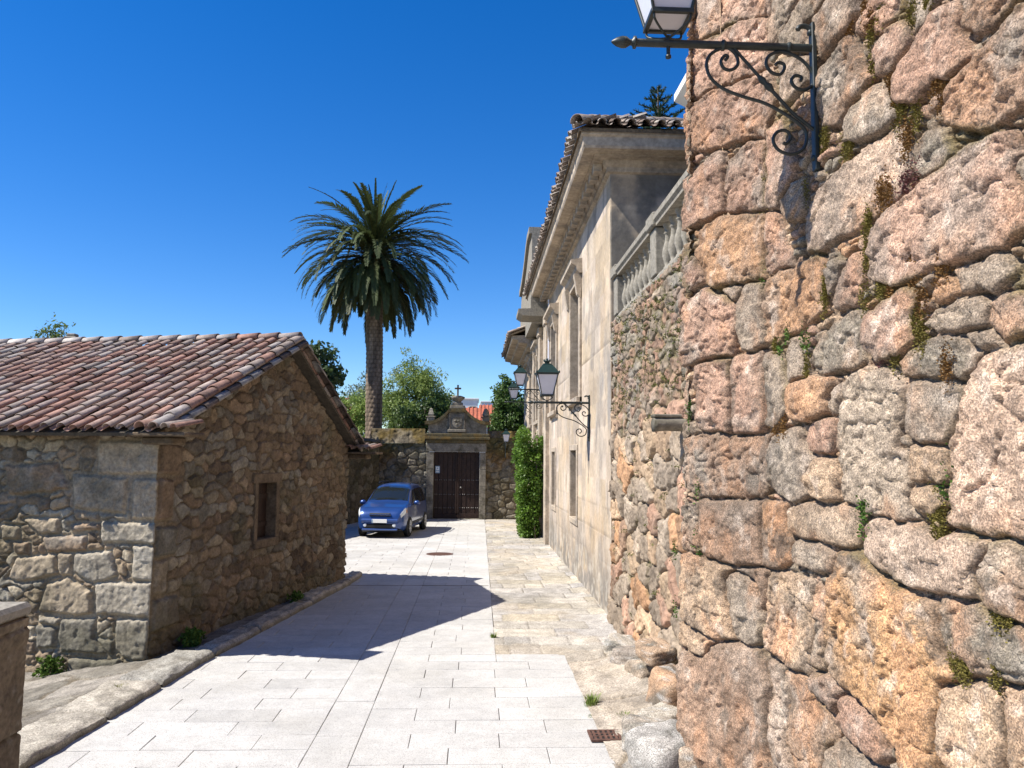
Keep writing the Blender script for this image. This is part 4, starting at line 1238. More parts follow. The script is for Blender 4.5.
gw = empty('gateway', (-.79, GY, 0))
tag(gw, 'carved stone gateway with dark double door, curved pediment and small cross', 'gateway')
def lb(o): return put(o, gw)
X = lambda v: v + .79
jw = .30
for a, b in ((gx0 + .79, gx0 + .79 + jw), (gx1 + .79 - .26, gx1 + .79)):
    j = MB()
    zz = 0.0
    for hgt in (.75, .62, .70, .72):
        j.box(a, b, -.10, .45, zz + .002, zz + hgt - .004, 0, .012); zz += hgt
    lb(j.build('jamb', M['portal']))
lb(MB().box(gx0 + .79 - .02, gx1 + .79 + .02, -.11, .45, 2.80, 3.16, 0, .015).build('lintel', M['portal']))
c3 = MB()
x0, x1 = -1.33, 1.40
c3.box(x0 + .06, x1 - .06, -.16, .46, 3.163, 3.30, 0, .02)
c3.box(x0, x1, -.28, .5, 3.303, 3.42, 0, .02)
c3.box(x0 + .03, x1 - .03, -.20, .48, 3.423, 3.56, 0, .02)
lb(c3.build('cornice', M['mossystone']))
out = [(-1.20, 3.563), (-1.20, 3.95)]
for t in np.linspace(0, 1, 12): out.append((-1.20 + .86 * t, 3.95 + .50 * (t ** 2.1)))
out += [(-.28, 4.47), (.30, 4.47)]
for t in np.linspace(0, 1, 12): out.append((.36 + .90 * t, 3.95 + .50 * ((1 - t) ** 2.1)))
out += [(1.26, 3.563)]
lb(MB().prism(out, 'y', -.02, .40).build('pediment', M['portal']))
rimo = [(-1.34, 3.93)] + [(p[0], p[1] + .0) for p in out[2:-1]] + [(1.40, 3.93)]
rm = MB()
top = [(x_, z_ + .14) for x_, z_ in rimo]
for i in range(len(rimo) - 1):
    rm.prism([rimo[i], rimo[i + 1], top[i + 1], top[i]], 'y', -.16, .46)
lb(rm.build('pediment_moulding', M['mossystone']))
fr = MB()
fr.box(-.30, .30, -.06, -.018, 3.75, 4.40, 0, .01)
fr.box(-.33, -.27, -.10, -.02, 3.72, 4.43, 0, .01); fr.box(.27, .33, -.10, -.02, 3.72, 4.43, 0, .01)
fr.box(-.38, .38, -.14, -.02, 3.62, 3.74, 0, .015)
co_ = lb(fr.build('arms_panel', M['portal']))
sh = MB()
sh.prism([(-.2, 4.32), (.2, 4.32), (.2, 4.05), (.12, 3.90), (0, 3.83), (-.12, 3.90), (-.2, 4.05)], 'y', -.12, -.058)
sh.prism([(-.14, 4.36), (-.17, 4.48), (-.07, 4.42), (0, 4.52), (.07, 4.42), (.17, 4.48), (.14, 4.36)], 'y', -.12, -.058)
sh.lathe([(.0, -.14), (.05, -.135), (.06, -.12)], (-.07, 0, 4.2), 8, axis='y'); sh.lathe([(.0, -.14), (.05, -.135), (.06, -.12)], (.07, 0, 4.2), 8, axis='y')
sh.lathe([(.0, -.14), (.05, -.135), (.06, -.12)], (0, 0, 4.02), 8, axis='y')
sh.v = [(x_, y_, 3.80 + (z_ - 3.83) * .80) for x_, y_, z_ in sh.v]
sh.build('coat_of_arms', M['portal'], co_)
ba = MB()
ba.box(-.30, .34, -.10, .42, 4.89, 5.02, 0, .02)
ba.box(-.20, .24, -.02, .36, 5.02, 5.16, 0, .02)
ba.lathe([(.14, 0), (.14, .05), (.22, .12), (.30, .20), (.30, .25), (.16, .30)], (.02, .17, 5.15), 14)
ba.v = [(x_, y_, z_ - .28) for x_, y_, z_ in ba.v]
fin = lb(ba.build('cross_base', M['portal']))
cr = MB()
cr.box(-.016, .056, .135, .205, 5.16, 5.64, 0, .01); cr.box(-.12, .16, .138, .202, 5.45, 5.52, 0, .01)
cr.build('cross', M['cotstone'], fin)
for px in (-1.10, 1.22):
    pn = MB()
    pn.box(px - .16, px + .16, .02, .34, 4.08, 4.36, 0, .02)
    pn.box(px - .20, px + .20, -.02, .38, 4.36, 4.42, 0, .015)
    pn.lathe([(.10, 0), (.155, .06), (.165, .14), (.12, .34), (.10, .40), (.09, .50), (.03, .56), (.0, .58)], (px, .18, 4.42), 4 if px < 0 else 10, rot0=math.pi / 4, sm=False)
    pn.v = [(x_, y_, 4.08 + (z_ - 4.08) * .62) for x_, y_, z_ in pn.v]
    lb(pn.build('pinnacle', M['greystone'] if px < 0 else M['portal']))
# double door with planks and studs
dx0, dx1 = gx0 + .79 + jw + .004, gx1 + .79 - .264
mid = (dx0 + dx1) / 2 + .02
stud0 = None
for a, b in ((dx0, mid - .006), (mid + .006, dx1)):
    leaf = MB()
    n = 5
    wd = (b - a) / n
    for i in range(n):
        leaf.box(a + i * wd + .003, a + (i + 1) * wd - .003, .12 + (.0 if i % 2 else .012), .20, .03, 2.795, 0, .006)
    leaf.box(a, b, .095, .119, .03, .22, 0, .008)
    leaf.box(a if a > 0 else b - .07, a + .07 if a > 0 else b, .085, .118, .22, 2.79, 0, .008)
    lf = lb(leaf.build('door_leaf', M['door']))
    for zz in (.46, 1.02, 1.62):
        for i in range(n):
            for q in (.3, .7):
                if stud0 is None:
                    stud0 = MB().lathe([(.026, 0), (.021, -.012), (.002, -.018)], (0, 0, 0), 8, axis='y').build('stud', M['stud'], lf); sq = stud0
                else:
                    sq = stud0.copy(); COL.objects.link(sq); sq.parent = lf
                sq.location = (a + (i + q) * wd, .121, zz + .006 * math.sin(i * 3 + q))
    if a < 0:
        pl = MB().box(a + .06, a + .25, .085, .0945, 1.90, 2.20, 0, .002)
        # the sign: pale square pictogram above a line of small print
        pl.box(a + .09, a + .22, .080, .0848, 2.03, 2.17, 1, .001)
        pl.box(a + .13, a + .18, .077, .0798, 2.07, 2.13, 0, .001)
        pl.box(a + .09, a + .22, .080, .0848, 1.945, 1.965, 1, .001)
        pl.box(a + .09, a + .20, .080, .0848, 1.975, 1.992, 1, .001)
        pl.build('plaque', [M['plaque'], M['plaquewhite']], lf)
    else:
        MB().lathe([(.03, 0), (.03, -.03), (.045, -.05), (.0, -.06)], (a + .16, .09, 1.3), 10, axis='y').build('handle', M['stud'], lf)
lb(MB().box(dx0 - .004, dx1 + .004, -.08, .44, .004, .028).build('threshold', M['portal']))
lb(MB().box(dx0, dx1, .25, .3, .03, 2.79).build('backing', M['dark']))

# ================================================================== STONE COTTAGE
C0 = np.array([-4.063, 10.378]); CD = np.array([.2304, .9731]); FD = np.array([.9731, -.2304])
LG = 6.35
cot = empty('stone_cottage', (*C0, 0))
tag(cot, 'low rough stone cottage with a red barrel tiled gable roof', 'cottage')
def ic(o): return put_off(o, cot)
def put_off(o, p):
    o.parent = p; o.matrix_parent_inverse = Matrix.Translation(p.location).inverted(); return o
LF = 7.2
A = C0 - FD * LF; B = C0; Cc = C0 + CD * LG; Dd = Cc - FD * LF
HOUSE = """g:-0.796,1.693 -0.038,1.697 -0.038,1.432 -0.768,1.425
g:-0.311,1.403 -0.036,1.410 -0.059,0.949 -0.311,0.984
g:-1.145,1.289 -0.634,1.327 -0.514,1.021 -0.810,0.899 -1.154,1.043
g:-0.837,0.921 -0.069,0.949 -0.074,0.514 -0.796,0.525
q:-1.531,0.872 -1.226,0.964 -0.880,0.799 -0.848,0.545 -1.039,0.501 -1.637,0.533
g:-0.505,0.473 -0.107,0.491 -0.070,0.276 -0.102,-0.027 -0.376,0.002 -0.481,0.083
d:-1.292,0.437 -0.783,0.482 -0.793,0.241 -0.553,0.035 -1.264,0.041 -1.318,0.215
d:-1.156,-0.040 -0.449,-0.024 -0.363,-0.213 -1.166,-0.259
g:-1.632,0.466 -1.319,0.458 -1.337,0.346 -1.626,0.377
d:-1.650,0.354 -1.336,0.324 -1.344,0.081 -1.627,0.045
q:-2.004,1.195 -1.429,1.258 -1.383,0.990 -1.901,0.881 -2.118,0.941
b:-1.628,1.478 -1.005,1.517 -0.992,1.316 -1.561,1.276
q:-2.280,1.622 -2.010,1.605 -1.997,1.445 -2.263,1.415
q:-1.963,1.698 -1.410,1.733 -1.396,1.530 -1.683,1.499
b:-1.273,1.646 -0.810,1.679 -0.804,1.590 -1.241,1.556
b:-2.100,1.397 -1.834,1.404 -1.821,1.223 -2.036,1.262
q:-1.404,1.281 -1.169,1.266 -1.175,0.975 -1.357,0.991
d:-0.791,0.219 -0.514,0.211 -0.503,0.038 -0.603,0.033"""
hst = parse(HOUSE)
HP = {'g': (.33, .288, .22), 'q': (.36, .29, .20), 'd': (.20, .18, .14), 'b': (.28, .20, .13)}
EZN, EZF, RS, RZ = 2.98, 2.84, 3.5, 4.52      # wall plate near / far, ridge position along the gable, ridge height (wall)
def cot_top(s):
    t = s - LF
    g = np.where(t < RS, EZN + (RZ - EZN) * t / RS, RZ + (EZF - RZ) * (t - RS) / (LG - RS))
    return np.where(t < 0, EZN - .10, np.where(t > LG, EZF - .1, g - .12))
WIN = (LF + 2.62, LF + 3.22, 1.22, 2.12)
def cot_fn(S, Z):
    st = [(c, [(a + LF + (.075 if a > -.12 else 0), b) for a, b in p]) for c, p in hst]
    st += [('q', [(LF - .35, 2.25), (LF + .05, 2.25), (LF + .05, 1.74), (LF - .35, 1.74)]), ('q', [(LF - .9, 2.74), (LF + .04, 2.72), (LF + .04, 2.32), (LF - .9, 2.30)]),
           ('b', [(LF + .08, 2.72), (LF + .55, 2.70), (LF + .52, 2.30), (LF + .08, 2.32)]), ('b', [(LF + .08, 2.26), (LF + .40, 2.24), (LF + .38, 1.72), (LF + .08, 1.72)]),
           ('d', [(LF + .08, 1.64), (LF + .5, 1.62), (LF + .5, 1.24), (LF + .08, 1.25)]), ('q', [(LF + .08, 1.2), (LF + .34, 1.2), (LF + .32, .78), (LF + .08, .78)]),
           ('d', [(LF + .08, .72), (LF + .62, .7), (LF + .6, .32), (LF + .08, .33)]),
           ('b', [(LF - 2.3, 2.4), (LF - 1.5, 2.45), (LF - 1.3, 2.1), (LF - 2.2, 2.0)]), ('d', [(LF - 3.4, 2.55), (LF - 2.6, 2.6), (LF - 2.5, 2.2), (LF - 3.3, 2.1)]),
           ('q', [(LF - 1.25, 2.3), (LF - .45, 2.25), (LF - .45, 1.8), (LF - 1.2, 1.85)])]
    e, who = poly_stones(S, Z, st, 1000, warp=.022)
    pal1 = [(.35, .265, .17), (.25, .185, .12), (.40, .335, .235), (.21, .18, .14), (.30, .215, .14), (.17, .125, .085), (.31, .28, .22)]
    h1, c1, e1, i1 = rubble(S, Z, .25, .155, 1010, [np.array(q) for q in pal1], .042, .008, .018, .5, .46, 2.5, .045, (.20, .155, .105), .022)
    w = np.maximum(who, 0)
    base = np.array([HP[c] for c, p in st])[w]
    c = base * (1 + .3 * fbm(S * 6, Z * 6, 1020, 5))[..., None]
    c = mixc(c, (.40, .38, .33), smooth(.1, .5, fbm(S * 4, Z * 4, 1022, 4)) * .35)
    t = np.clip(e / .04, 0, 1)
    prof = 1 - (1 - t) ** 2.4
    h = .055 * prof + prof * (.018 * fbm(S * 5, Z * 5, 1023, 3) + .010 * fbm(S * 18, Z * 18, 1024, 3))
    ins = e > 0
    gap = np.maximum(-e, 0)
    thin = 1 - smooth(.015, .05, gap)
    # old lime mortar, partly gone
    H = np.where(ins, h, h1 * (1 - thin) + .004 * thin)
    C = np.where(ins[..., None], c, mixc(c1, (.30, .24, .16), thin))
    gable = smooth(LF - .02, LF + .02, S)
    C = C * (1 - .40 * gable)[..., None]  # gable face darkened in its colour to deepen the shade on it
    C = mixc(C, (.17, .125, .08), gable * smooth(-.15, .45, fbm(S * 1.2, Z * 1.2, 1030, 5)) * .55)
    C = mixc(C, (.10, .09, .055), smooth(.05, .5, fbm(S * 1.6, Z * 1.4, 1031, 5) + .5 * smooth(1.0, .0, Z)) * .6)
    up = smooth(1.65, 1.85, Z) * (1 - gable)
    plast = up * smooth(-.25, .3, fbm(S * 1.1 + 4, Z * 1.3, 1033, 4))
    H = H * (1 - .25 * plast)
    C = mixc(C, (.33, .275, .205), plast * .25)
    H = H + facet(S, Z, .11, 1041, .09) + facet(S, Z, .045, 1045, .05)
    return H - .05, C
ss = np.concatenate([lin(0, LF - 2.6, .035), np.arange(LF - 2.58, LF + LG + .01, .016), lin(LF + LG + .03, LF + LG + 5.5, .1)])
ss = np.unique(np.concatenate([ss, [WIN[0], WIN[1]]]))
zs = np.unique(np.concatenate([np.arange(-.40, 4.62, .016), [WIN[2], WIN[3]]]))
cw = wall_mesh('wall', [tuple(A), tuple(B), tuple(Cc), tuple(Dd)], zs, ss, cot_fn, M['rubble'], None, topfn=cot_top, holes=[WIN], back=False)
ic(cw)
# small window of the gable: reveal stones, bars and a wooden leaf
def gpt(s, o, z): 
    p = C0 + CD * s + np.array([CD[1], -CD[0]]) * o
    return Vector((p[0], p[1], z))
GT = Matrix(((CD[0], -CD[1] * -1, 0, C0[0]), (CD[1], -CD[0], 0, C0[1]), (0, 0, 1, 0), (0, 0, 0, 1)))   # local x along the gable, y outwards
wa, wb, wz0, wz1 = WIN[0] - LF, WIN[1] - LF, WIN[2], WIN[3]
wf = MB()
wf.box(wa - .10, wa, -.28, .012, wz0 - .05, wz1 + .05, 0, .01, GT); wf.box(wb, wb + .12, -.28, .014, wz0 - .05, wz1 + .05, 0, .01, GT)
wf.box(wa - .16, wb + .18, -.28, .018, wz1 + .0, wz1 + .16, 0, .015, GT); wf.box(wa - .08, wb + .1, -.28, .03, wz0 - .14, wz0, 0, .015, GT)
wfo = ic(wf.build('window', M['cotstone']))
wl = MB()
for i in range(4):
    w_ = (wb - wa) / 4
    wl.box(wa + i * w_ + .003, wa + (i + 1) * w_ - .003, -.20, -.17, wz0 + .005, wz1 - .005, 0, .004, GT)
wl.box(wa + .02, wb - .02, -.17, -.145, wz0 + .18, wz0 + .26, 0, .004, GT); wl.box(wa + .02, wb - .02, -.17, -.145, wz1 - .26, wz1 - .18, 0, .004, GT)
put(wl.build('window_leaf', M['dark'] if False else M['door']), wfo)
# roof: boards, then real barrel tiles on both slopes, ridge tiles, verge tiles
OV = .36; VG = .16
def rpt(s, f, z):      # s along the gable, f along the facade (positive = out over the street)
    p = C0 + CD * s + FD * f
    return np.array([p[0], p[1], z])
m1 = (RZ - EZN) / RS; m2 = (RZ - EZF) / (LG - RS)
def rzn(s): return EZN + m1 * s + .0
eave = rpt(-OV, 0, EZN - m1 * OV)
u1 = np.array([CD[0], CD[1], m1]); u1 /= np.linalg.norm(u1)
n1 = np.cross(np.array([FD[0], FD[1], 0]), u1); n1 = n1 if n1[2] > 0 else -n1
u2 = np.array([-CD[0], -CD[1], m2]); u2 /= np.linalg.norm(u2)
n2 = np.cross(np.array([FD[0], FD[1], 0]), u2); n2 = n2 if n2[2] > 0 else -n2
bd = MB()
def quadslab(a, b, c, d, nrm, th, mb):
    P = [a, b, c, d]; vs = [tuple(p) for p in P] + [tuple(np.array(p) - nrm * th) for p in P]
    mb.add(vs, [(0, 1, 2, 3), (7, 6, 5, 4)] + [(i, (i + 1) % 4, 4 + (i + 1) % 4, 4 + i) for i in range(4)])
quadslab(rpt(-OV + .03, VG - .02, EZN - m1 * (OV - .03)), rpt(RS, VG - .02, RZ), rpt(RS, -LF, RZ), rpt(-OV + .03, -LF, EZN - m1 * (OV - .03)), n1, .045, bd)
quadslab(rpt(RS, VG - .02, RZ - .002), rpt(LG + OV, VG - .02, EZF - m2 * OV), rpt(LG + OV, -LF, EZF - m2 * OV), rpt(RS, -LF, RZ - .002), n2, .045, bd)
rf = ic(bd.build('roof', M['woodgrey']))
rg = np.random.default_rng(123)
fd3 = np.array([FD[0], FD[1], 0])
slopeL1 = math.hypot(RS + OV, m1 * (RS + OV)); pitch = .225; expo = .335
o1 = rpt(-OV, VG - .06, EZN - m1 * OV) + n1 * .02
t1 = tiles('front_tiles', o1, -fd3, u1, n1, int((LF + VG) / pitch), int(slopeL1 / expo), pitch, slopeL1 / int(slopeL1 / expo), rg, M['tile'], wob=.008)
put(t1, rf)
slopeL2 = math.hypot(LG - RS + OV, m2 * (LG - RS + OV))
o2 = rpt(LG + OV, VG - .06, EZF - m2 * OV) + n2 * .02
t2 = tiles('back_tiles', o2, -fd3, u2, n2, 10, int(slopeL2 / .36), pitch, slopeL2 / int(slopeL2 / .36), rg, M['tile'])
put(t2, rf)
def cover_run(name, pts_fn, n, r, mtl, mb=None, cols=TP, lift=.0, rg=rg):
    mb = mb or MB()
    for i in range(n):
        a = pts_fn(i / n); b = pts_fn((i + 1.18) / n)
        a = Vector(a) + Vector((rg.normal(0, .008), rg.normal(0, .008), .018 + lift)); b = Vector(b) + Vector((0, 0, lift))
        c = cols[rg.integers(len(cols))] * (.8 + .5 * rg.random())
        if rg.random() < .4: c = c * .4 + np.array([.34, .33, .31]) * .6
        half_tile(mb, a, b, r * 1.12, r * .95, tuple(c))
    return mb
vt = MB()
cover_run('', lambda t: rpt(-OV + t * (RS + OV), VG + .03, EZN - m1 * OV + t * m1 * (RS + OV)) + n1 * .06, 12, .085, None, vt)
cover_run('', lambda t: rpt(-OV + .25 + t * (RS + OV - .25), VG + .10, EZN - m1 * (OV - .25) + t * m1 * (RS + OV - .25)) - n1 * .035, 12, .075, None, vt, [np.array((.10, .075, .06))])
cover_run('', lambda t: rpt(LG + OV - t * (LG + OV - RS), VG + .03, EZF - m2 * OV + t * m2 * (LG + OV - RS)) + n2 * .06, 10, .085, None, vt, [np.array((.10, .075, .06)), np.array((.17, .13, .10))])
v_ = vt.build('verge_tiles', M['tile']); put(v_, rf)
rt = MB()
cover_run('', lambda t: rpt(RS, VG + .05 - t * (LF + VG), RZ + .075), 19, .105, None, rt, TP + [np.array((.42, .38, .34))] * 4)
r_ = rt.build('ridge_tiles', M['tile']); put(r_, rf)
# flat stone ledges at both feet of the gable, each with a few loose tiles on top
for s0, z0, sg in ((-.42, EZN - .20, 1), (LG - .14, EZF - .24, 1)):
    lg = MB()
    T = Matrix(((FD[0], CD[0], 0, C0[0]), (FD[1], CD[1], 0, C0[1]), (0, 0, 1, 0), (0, 0, 0, 1)))
    lg.box(-.22, .60, s0 + .06, s0 + .50, z0 + .01, z0 + .06, 0, .012, T)
    lg.box(-.1, .34, s0 + .2, s0 + .5, z0 - .09, z0 + .007, 0, .02, T)
    l_ = ic(lg.build('eave_ledge', M['cotstone']))
    lt = MB()
    for i, f in enumerate((.06, .24, .40, .52)):
        c = TP[(i * 3 + 1) % 9]
        a = T @ Vector((f - .06, s0 + .02, z0 + .12)); b = T @ Vector((f + .02, s0 + .48, z0 + .20))
        half_tile(lt, a, b, .095 - .012 * i, .08 - .01 * i, tuple(c * .9))
    q = lt.build('loose_tiles', M['tile']); put(q, l_)
ch = MB(); p = rpt(RS + .3, -4.55, RZ - .1)
ch.box(p[0] - .11, p[0] + .11, p[1] - .11, p[1] + .11, p[2], p[2] + .34, 0, .015)
ch.box(p[0] - .08, p[0] + .08, p[1] - .08, p[1] + .08, p[2] + .342, p[2] + .40, 0, .015)
ic(ch.build('chimney', M['greystone']))
# added unseen dark block inside, meant to stop light leaking at the eaves
ic(MB().box(-.1, .1, -.1, .1, 0, .05).build('leak_block', M['dark'])).location = (C0 - FD * 3 + CD * 3).tolist() + [0]

# low pier of dark stone in the near left corner
pr_path = [(-4.2, 2.4), (-4.2, 2.0), (-3.29, 2.0), (-3.19, 5.98), (-4.15, 6.1)]
def pier_fn(S, Z):
    h, c, e, i = rubble(S, Z, .8, .62, 1101, [(.16, .125, .085), (.20, .155, .11), (.13, .105, .075)], .022, .006, .02, .2, .25, 6, .03, (.07, .055, .04), .014)
    sp = smooth(.25, .5, fbm(S * 12, Z * 12, 1103, 3))
    c = mixc(c, (.30, .27, .22), sp * .35)
    return h - .03 + .02 * smooth(1.18, 1.26, Z), c
L = sum(plen(pr_path))
pier = wall_mesh('stone_pier', pr_path, np.arange(-.4, 1.40, .014), lin(0, L, .016), pier_fn, M['rubble'], thick=.45)
tag(pier, 'dark squared stone pier cut off by the near left corner of the view', 'stone pier')
def cap_fn(S, Z):
    c = np.zeros(S.shape + (3,)) + np.array((.30, .28, .24)); c = c * (1 + .35 * fbm(S * 7, Z * 7, 1110, 5))[..., None]
    return .035 + .012 * fbm(S * 7, Z * 7, 1111, 4), c
capw = MB().box(-4.25, -3.19, 1.95, 6.02, 1.395, 1.495, 0, .03).build('cap_slab', M['greystone'], pier)

# ================================================================== WALL LAMPS
def spl(pts, n=5):
    """smooth curve through points (Catmull-Rom)"""
    P = [Vector(p) for p in pts]; out = []
    for i in range(len(P) - 1):
        a, b, c, d = P[max(i - 1, 0)], P[i], P[i + 1], P[min(i + 2, len(P) - 1)]
        for k in range(n):
            t = k / n
            out.append(.5 * ((2 * b) + (c - a) * t + (2 * a - 5 * b + 4 * c - d) * t * t + (3 * b - a - 3 * c + d) * t ** 3))
    out.append(P[-1]); return out
def cv(pts): return [(-(860 - x) * .00109, 0, -(y - 285) * .00109) for x, y in pts]
def make_lamp():
    e = empty('wall_lamp')
    bp = MB()
    bp.tube(spl(cv([(772, 178), (785, 160), (815, 156), (842, 172), (856, 215), (858, 330)])), .016, 8)
    bp.box(-.018, .012, -.026, .026, -.78, .16, 0, .005)
    bp.lathe([(.02, 0), (.02, -.012), (.0, -.016)], (-.018, 0, -.70), 8, axis='x'); bp.lathe([(.02, 0), (.02, -.012), (.0, -.016)], (-.018, 0, .10), 8, axis='x')
    bp.build('back_plate', M['iron'], e)
    ar = MB()
    ar.tube([(0, 0, 0), (-1.10, 0, 0)], .024, 12)
    ar.lathe([(.026, 0), (.034, -.008), (.034, -.02), (.026, -.03)], (-.55, 0, 0), 12, axis='x')
    ar.lathe([(.026, 0), (.032, -.008), (.032, -.02), (.026, -.03)], (-.14, 0, 0), 12, axis='x')
    am = ar.build('arm', M['iron'], e)
    fi = MB()
    fi.lathe([(.024, 0), (.038, -.006), (.038, -.02), (.02, -.028), (.018, -.04), (.034, -.065), (.036, -.09), (.026, -.125), (.010, -.15), (.0, -.158)], (-1.10, 0, 0), 12, axis='x')
    fi.build('finial', M['iron'], am)
    s1 = MB().tube(spl(cv([(352, 372), (368, 352), (350, 345), (328, 380), (345, 420), (385, 428), (424, 395), (415, 340), (370, 300), (310, 312), (262, 350), (246, 410), (270, 480), (340, 540), (450, 582), (560, 612), (660, 660), (745, 715), (800, 768), (806, 825), (780, 882), (712, 908), (645, 885), (616, 830), (640, 782), (690, 772), (716, 812), (690, 848), (672, 842)]), 4), .0105, 7)
    s1.build('scroll', M['iron'], e)
    s2 = MB().tube(spl(cv([(640, 392), (655, 376), (686, 385), (690, 412), (662, 446), (612, 432), (586, 382), (610, 332), (680, 312), (770, 342), (832, 400), (856, 452), (850, 500), (802, 532), (752, 520), (728, 482), (750, 450), (786, 458), (782, 482)]), 4), .0105, 7)
    s2.build('scroll', M['iron'], e)
    st = MB().tube(cv([(400, 296), (560, 480)]), .010, 8)
    st.tube(cv([(545, 462), (562, 482), (580, 503), (598, 518), (620, 545)]), [.012, .022, .014, .024, .012], 10)
    st.tube(cv([(610, 535), (735, 675), (858, 770)]), .011, 8)
    st.build('brace', M['iron'], e)
    # lantern
    L = empty('lantern'); L.parent = e; L.location = (-.862, 0, 0)
    zb, zt, hb, ht = .15, .56, .115, .205
    fr = MB()
    def ringbar(h, z, w, th):
        fr.box(-h - w, h + w, -h - w, -h + w, z, z + th, 0, .003); fr.box(-h - w, h + w, h - w, h + w, z, z + th, 0, .003)
        fr.box(-h - w, -h + w, -h + w, h - w, z + .0007, z + th - .0007, 0, 0); fr.box(h - w, h + w, -h + w, h - w, z + .0007, z + th - .0007, 0, 0)
    ringbar(hb, zb - .02, .014, .03); ringbar(ht, zt - .005, .016, .03)
    for sx in (-1, 1):
        for sy in (-1, 1):
            fr.tube([(sx * hb, sy * hb, zb), (sx * ht, sy * ht, zt)], .011, 6)
            fr.tube(spl([(sx * .11, sy * .11, zb - .01), (sx * .105, sy * .105, zb - .055), (sx * .05, sy * .05, .055), (0, 0, .035)], 4), .008, 6)
    fr.tube([(0, 0, .05), (0, 0, -.075)], .012, 8)
    fr.lathe([(.010, 0), (.018, -.008), (.018, -.022), (.0, -.03)], (0, 0, -.07), 8)
    fr.build('frame', M['iron'], L)
    b = hb - .004; t = ht - .006
    for k in range(4):
        a = k * math.pi / 2
        T = Matrix.Rotation(a, 4, 'Z')
        g = MB().add([T @ Vector(v) for v in ((-b, -b, zb + .01), (b, -b, zb + .01), (t, -t, zt), (-t, -t, zt), (-b, -b + .006, zb + .01), (b, -b + .006, zb + .01), (t, -t + .006, zt), (-t, -t + .006, zt))],
                     [(0, 1, 2, 3), (7, 6, 5, 4), (0, 4, 5, 1), (1, 5, 6, 2), (2, 6, 7, 3), (3, 7, 4, 0)])
        g.build('pane', M['frost'], L)
    MB().box(-b + .006, b - .006, -b + .006, b - .006, zb - .004, zb + .004).build('bottom_pane', M['frost'], L)
    rf = MB()
    r4 = math.pi / 4; q2 = math.sqrt(2)
    rf.lathe([(.235 * q2, .58), (.240 * q2, .592), (.225 * q2, .60), (.165 * q2, .68), (.105 * q2, .755), (.085 * q2, .765), (.085 * q2, .785), (.06 * q2, .79)], (0, 0, 0), 4, rot0=r4, sm=False)
    rf.lathe([(.05, .785), (.05, .82), (.075, .835), (.075, .85), (.03, .86)], (0, 0, 0), 12)
    for k in range(8):
        a = k * math.pi / 4
        rf.tube([(.05 * math.cos(a), .05 * math.sin(a), .845), (.085 * math.cos(a), .085 * math.sin(a), .875)], [.014, .006], 5)
    rf.lathe([(.03, .855), (.02, .875), (.03, .89), (.0, .905)], (0, 0, 0), 10)
    for sx in (-1, 1):
        for sy in (-1, 1):
            rf.lathe([(.016, 0), (.02, .012), (.0, .05)], (sx * .228, sy * .228, .592), 6)
    rf.build('lantern_roof', M['lampgreen'], L)
    return e
lamp = make_lamp()
LG_ = 'wrought iron wall lamps'
spots = [((2.155, 4.80, 5.22), 1.05, 0, 'nearest wrought iron lamp, on the big granite wall, its lantern cut by the picture top'),
         ((2.185, 15.13, 3.63), .95, 0, 'scrolled iron lamp lowest on the pale mansion wall, its green-roofed lantern in full view'),
         ((2.19, 25.3, 4.76), .90, 0, 'iron wall lamp on the mansion, just behind and above the big lantern'),
         ((2.19, 29.5, 4.65), .90, 0, 'iron wall lamp farthest along the mansion, beside the dark tree'),
         ((1.27, 33.36, 3.12), .72, 90, 'small iron lamp on the wall between gateway and ivy')]
for i, (loc, sc_, rz_, lab) in enumerate(spots):
    o = lamp if i == 0 else copy_tree(lamp)
    o.location = loc; o.scale = (sc_,) * 3; o.rotation_euler = (0, 0, R(rz_))
    tag(o, lab, 'wall lamp', LG_)

# ================================================================== PALM
def tube_relief(name, axis_pts, rfn, cfn, nseg, nring, m, parent=None):
    P = [Vector(p) for p in axis_pts]
    V = []; C = []
    for i in range(nring + 1):
        t = i / nring; f = t * (len(P) - 1); k = min(int(f), len(P) - 2); p = P[k].lerp(P[k + 1], f - k)
        for j in range(nseg):
            a = 2 * math.pi * j / nseg
            r = rfn(t, j / nseg)
            V.append((p.x + r * math.cos(a), p.y + r * math.sin(a), p.z)); C.append(cfn(t, j / nseg))
    Q = [(i * nseg + j, i * nseg + (j + 1) % nseg, (i + 1) * nseg + (j + 1) % nseg, (i + 1) * nseg + j) for i in range(nring) for j in range(nseg)]
    return mesh_np(name, V, Q, m, parent, np.array(C), True)
PX, PY, PZ = -4.76, 36.0, 11.75
palm = empty('palm_tree', (0, 0, 0))
palm.location = (-4.62, PY, 0)
tag(palm, 'tall date palm with a dense dark drooping crown behind the garden wall', 'palm tree')
rp = np.random.default_rng(17)
NSC = 60
def prad(t, u):
    row = t * NSC; k = math.floor(row); fr = row - k
    uu = (u * 12 + (k % 2) * .5) % 1
    return .36 + .035 * max(0, 1 - abs(uu - .5) * 2.2) * (1 - fr) + (.10 * max(0, t - .90) / .1) + .05 * max(0, .06 - t) / .06
def pcol(t, u):
    row = t * NSC; k = math.floor(row); fr = row - k
    uu = (u * 12 + (k % 2) * .5) % 1
    e = 1 if abs(uu - .5) < .38 and fr < .65 else .6
    b = .9 + .3 * math.sin(k * 12.9 + math.floor(u * 12) * 4.1)
    return (.20 * e * b, .15 * e * b, .105 * e * b)
put_off(tube_relief('trunk', [(-4.62, PY, -.3), (-4.60, PY, 4), (-4.66, PY, 8), (PX, PY, PZ - .5)], prad, pcol, 48, 240, M['palmbark']), palm)
V = []; Q = []; C = []; k0 = 0
NF = 185
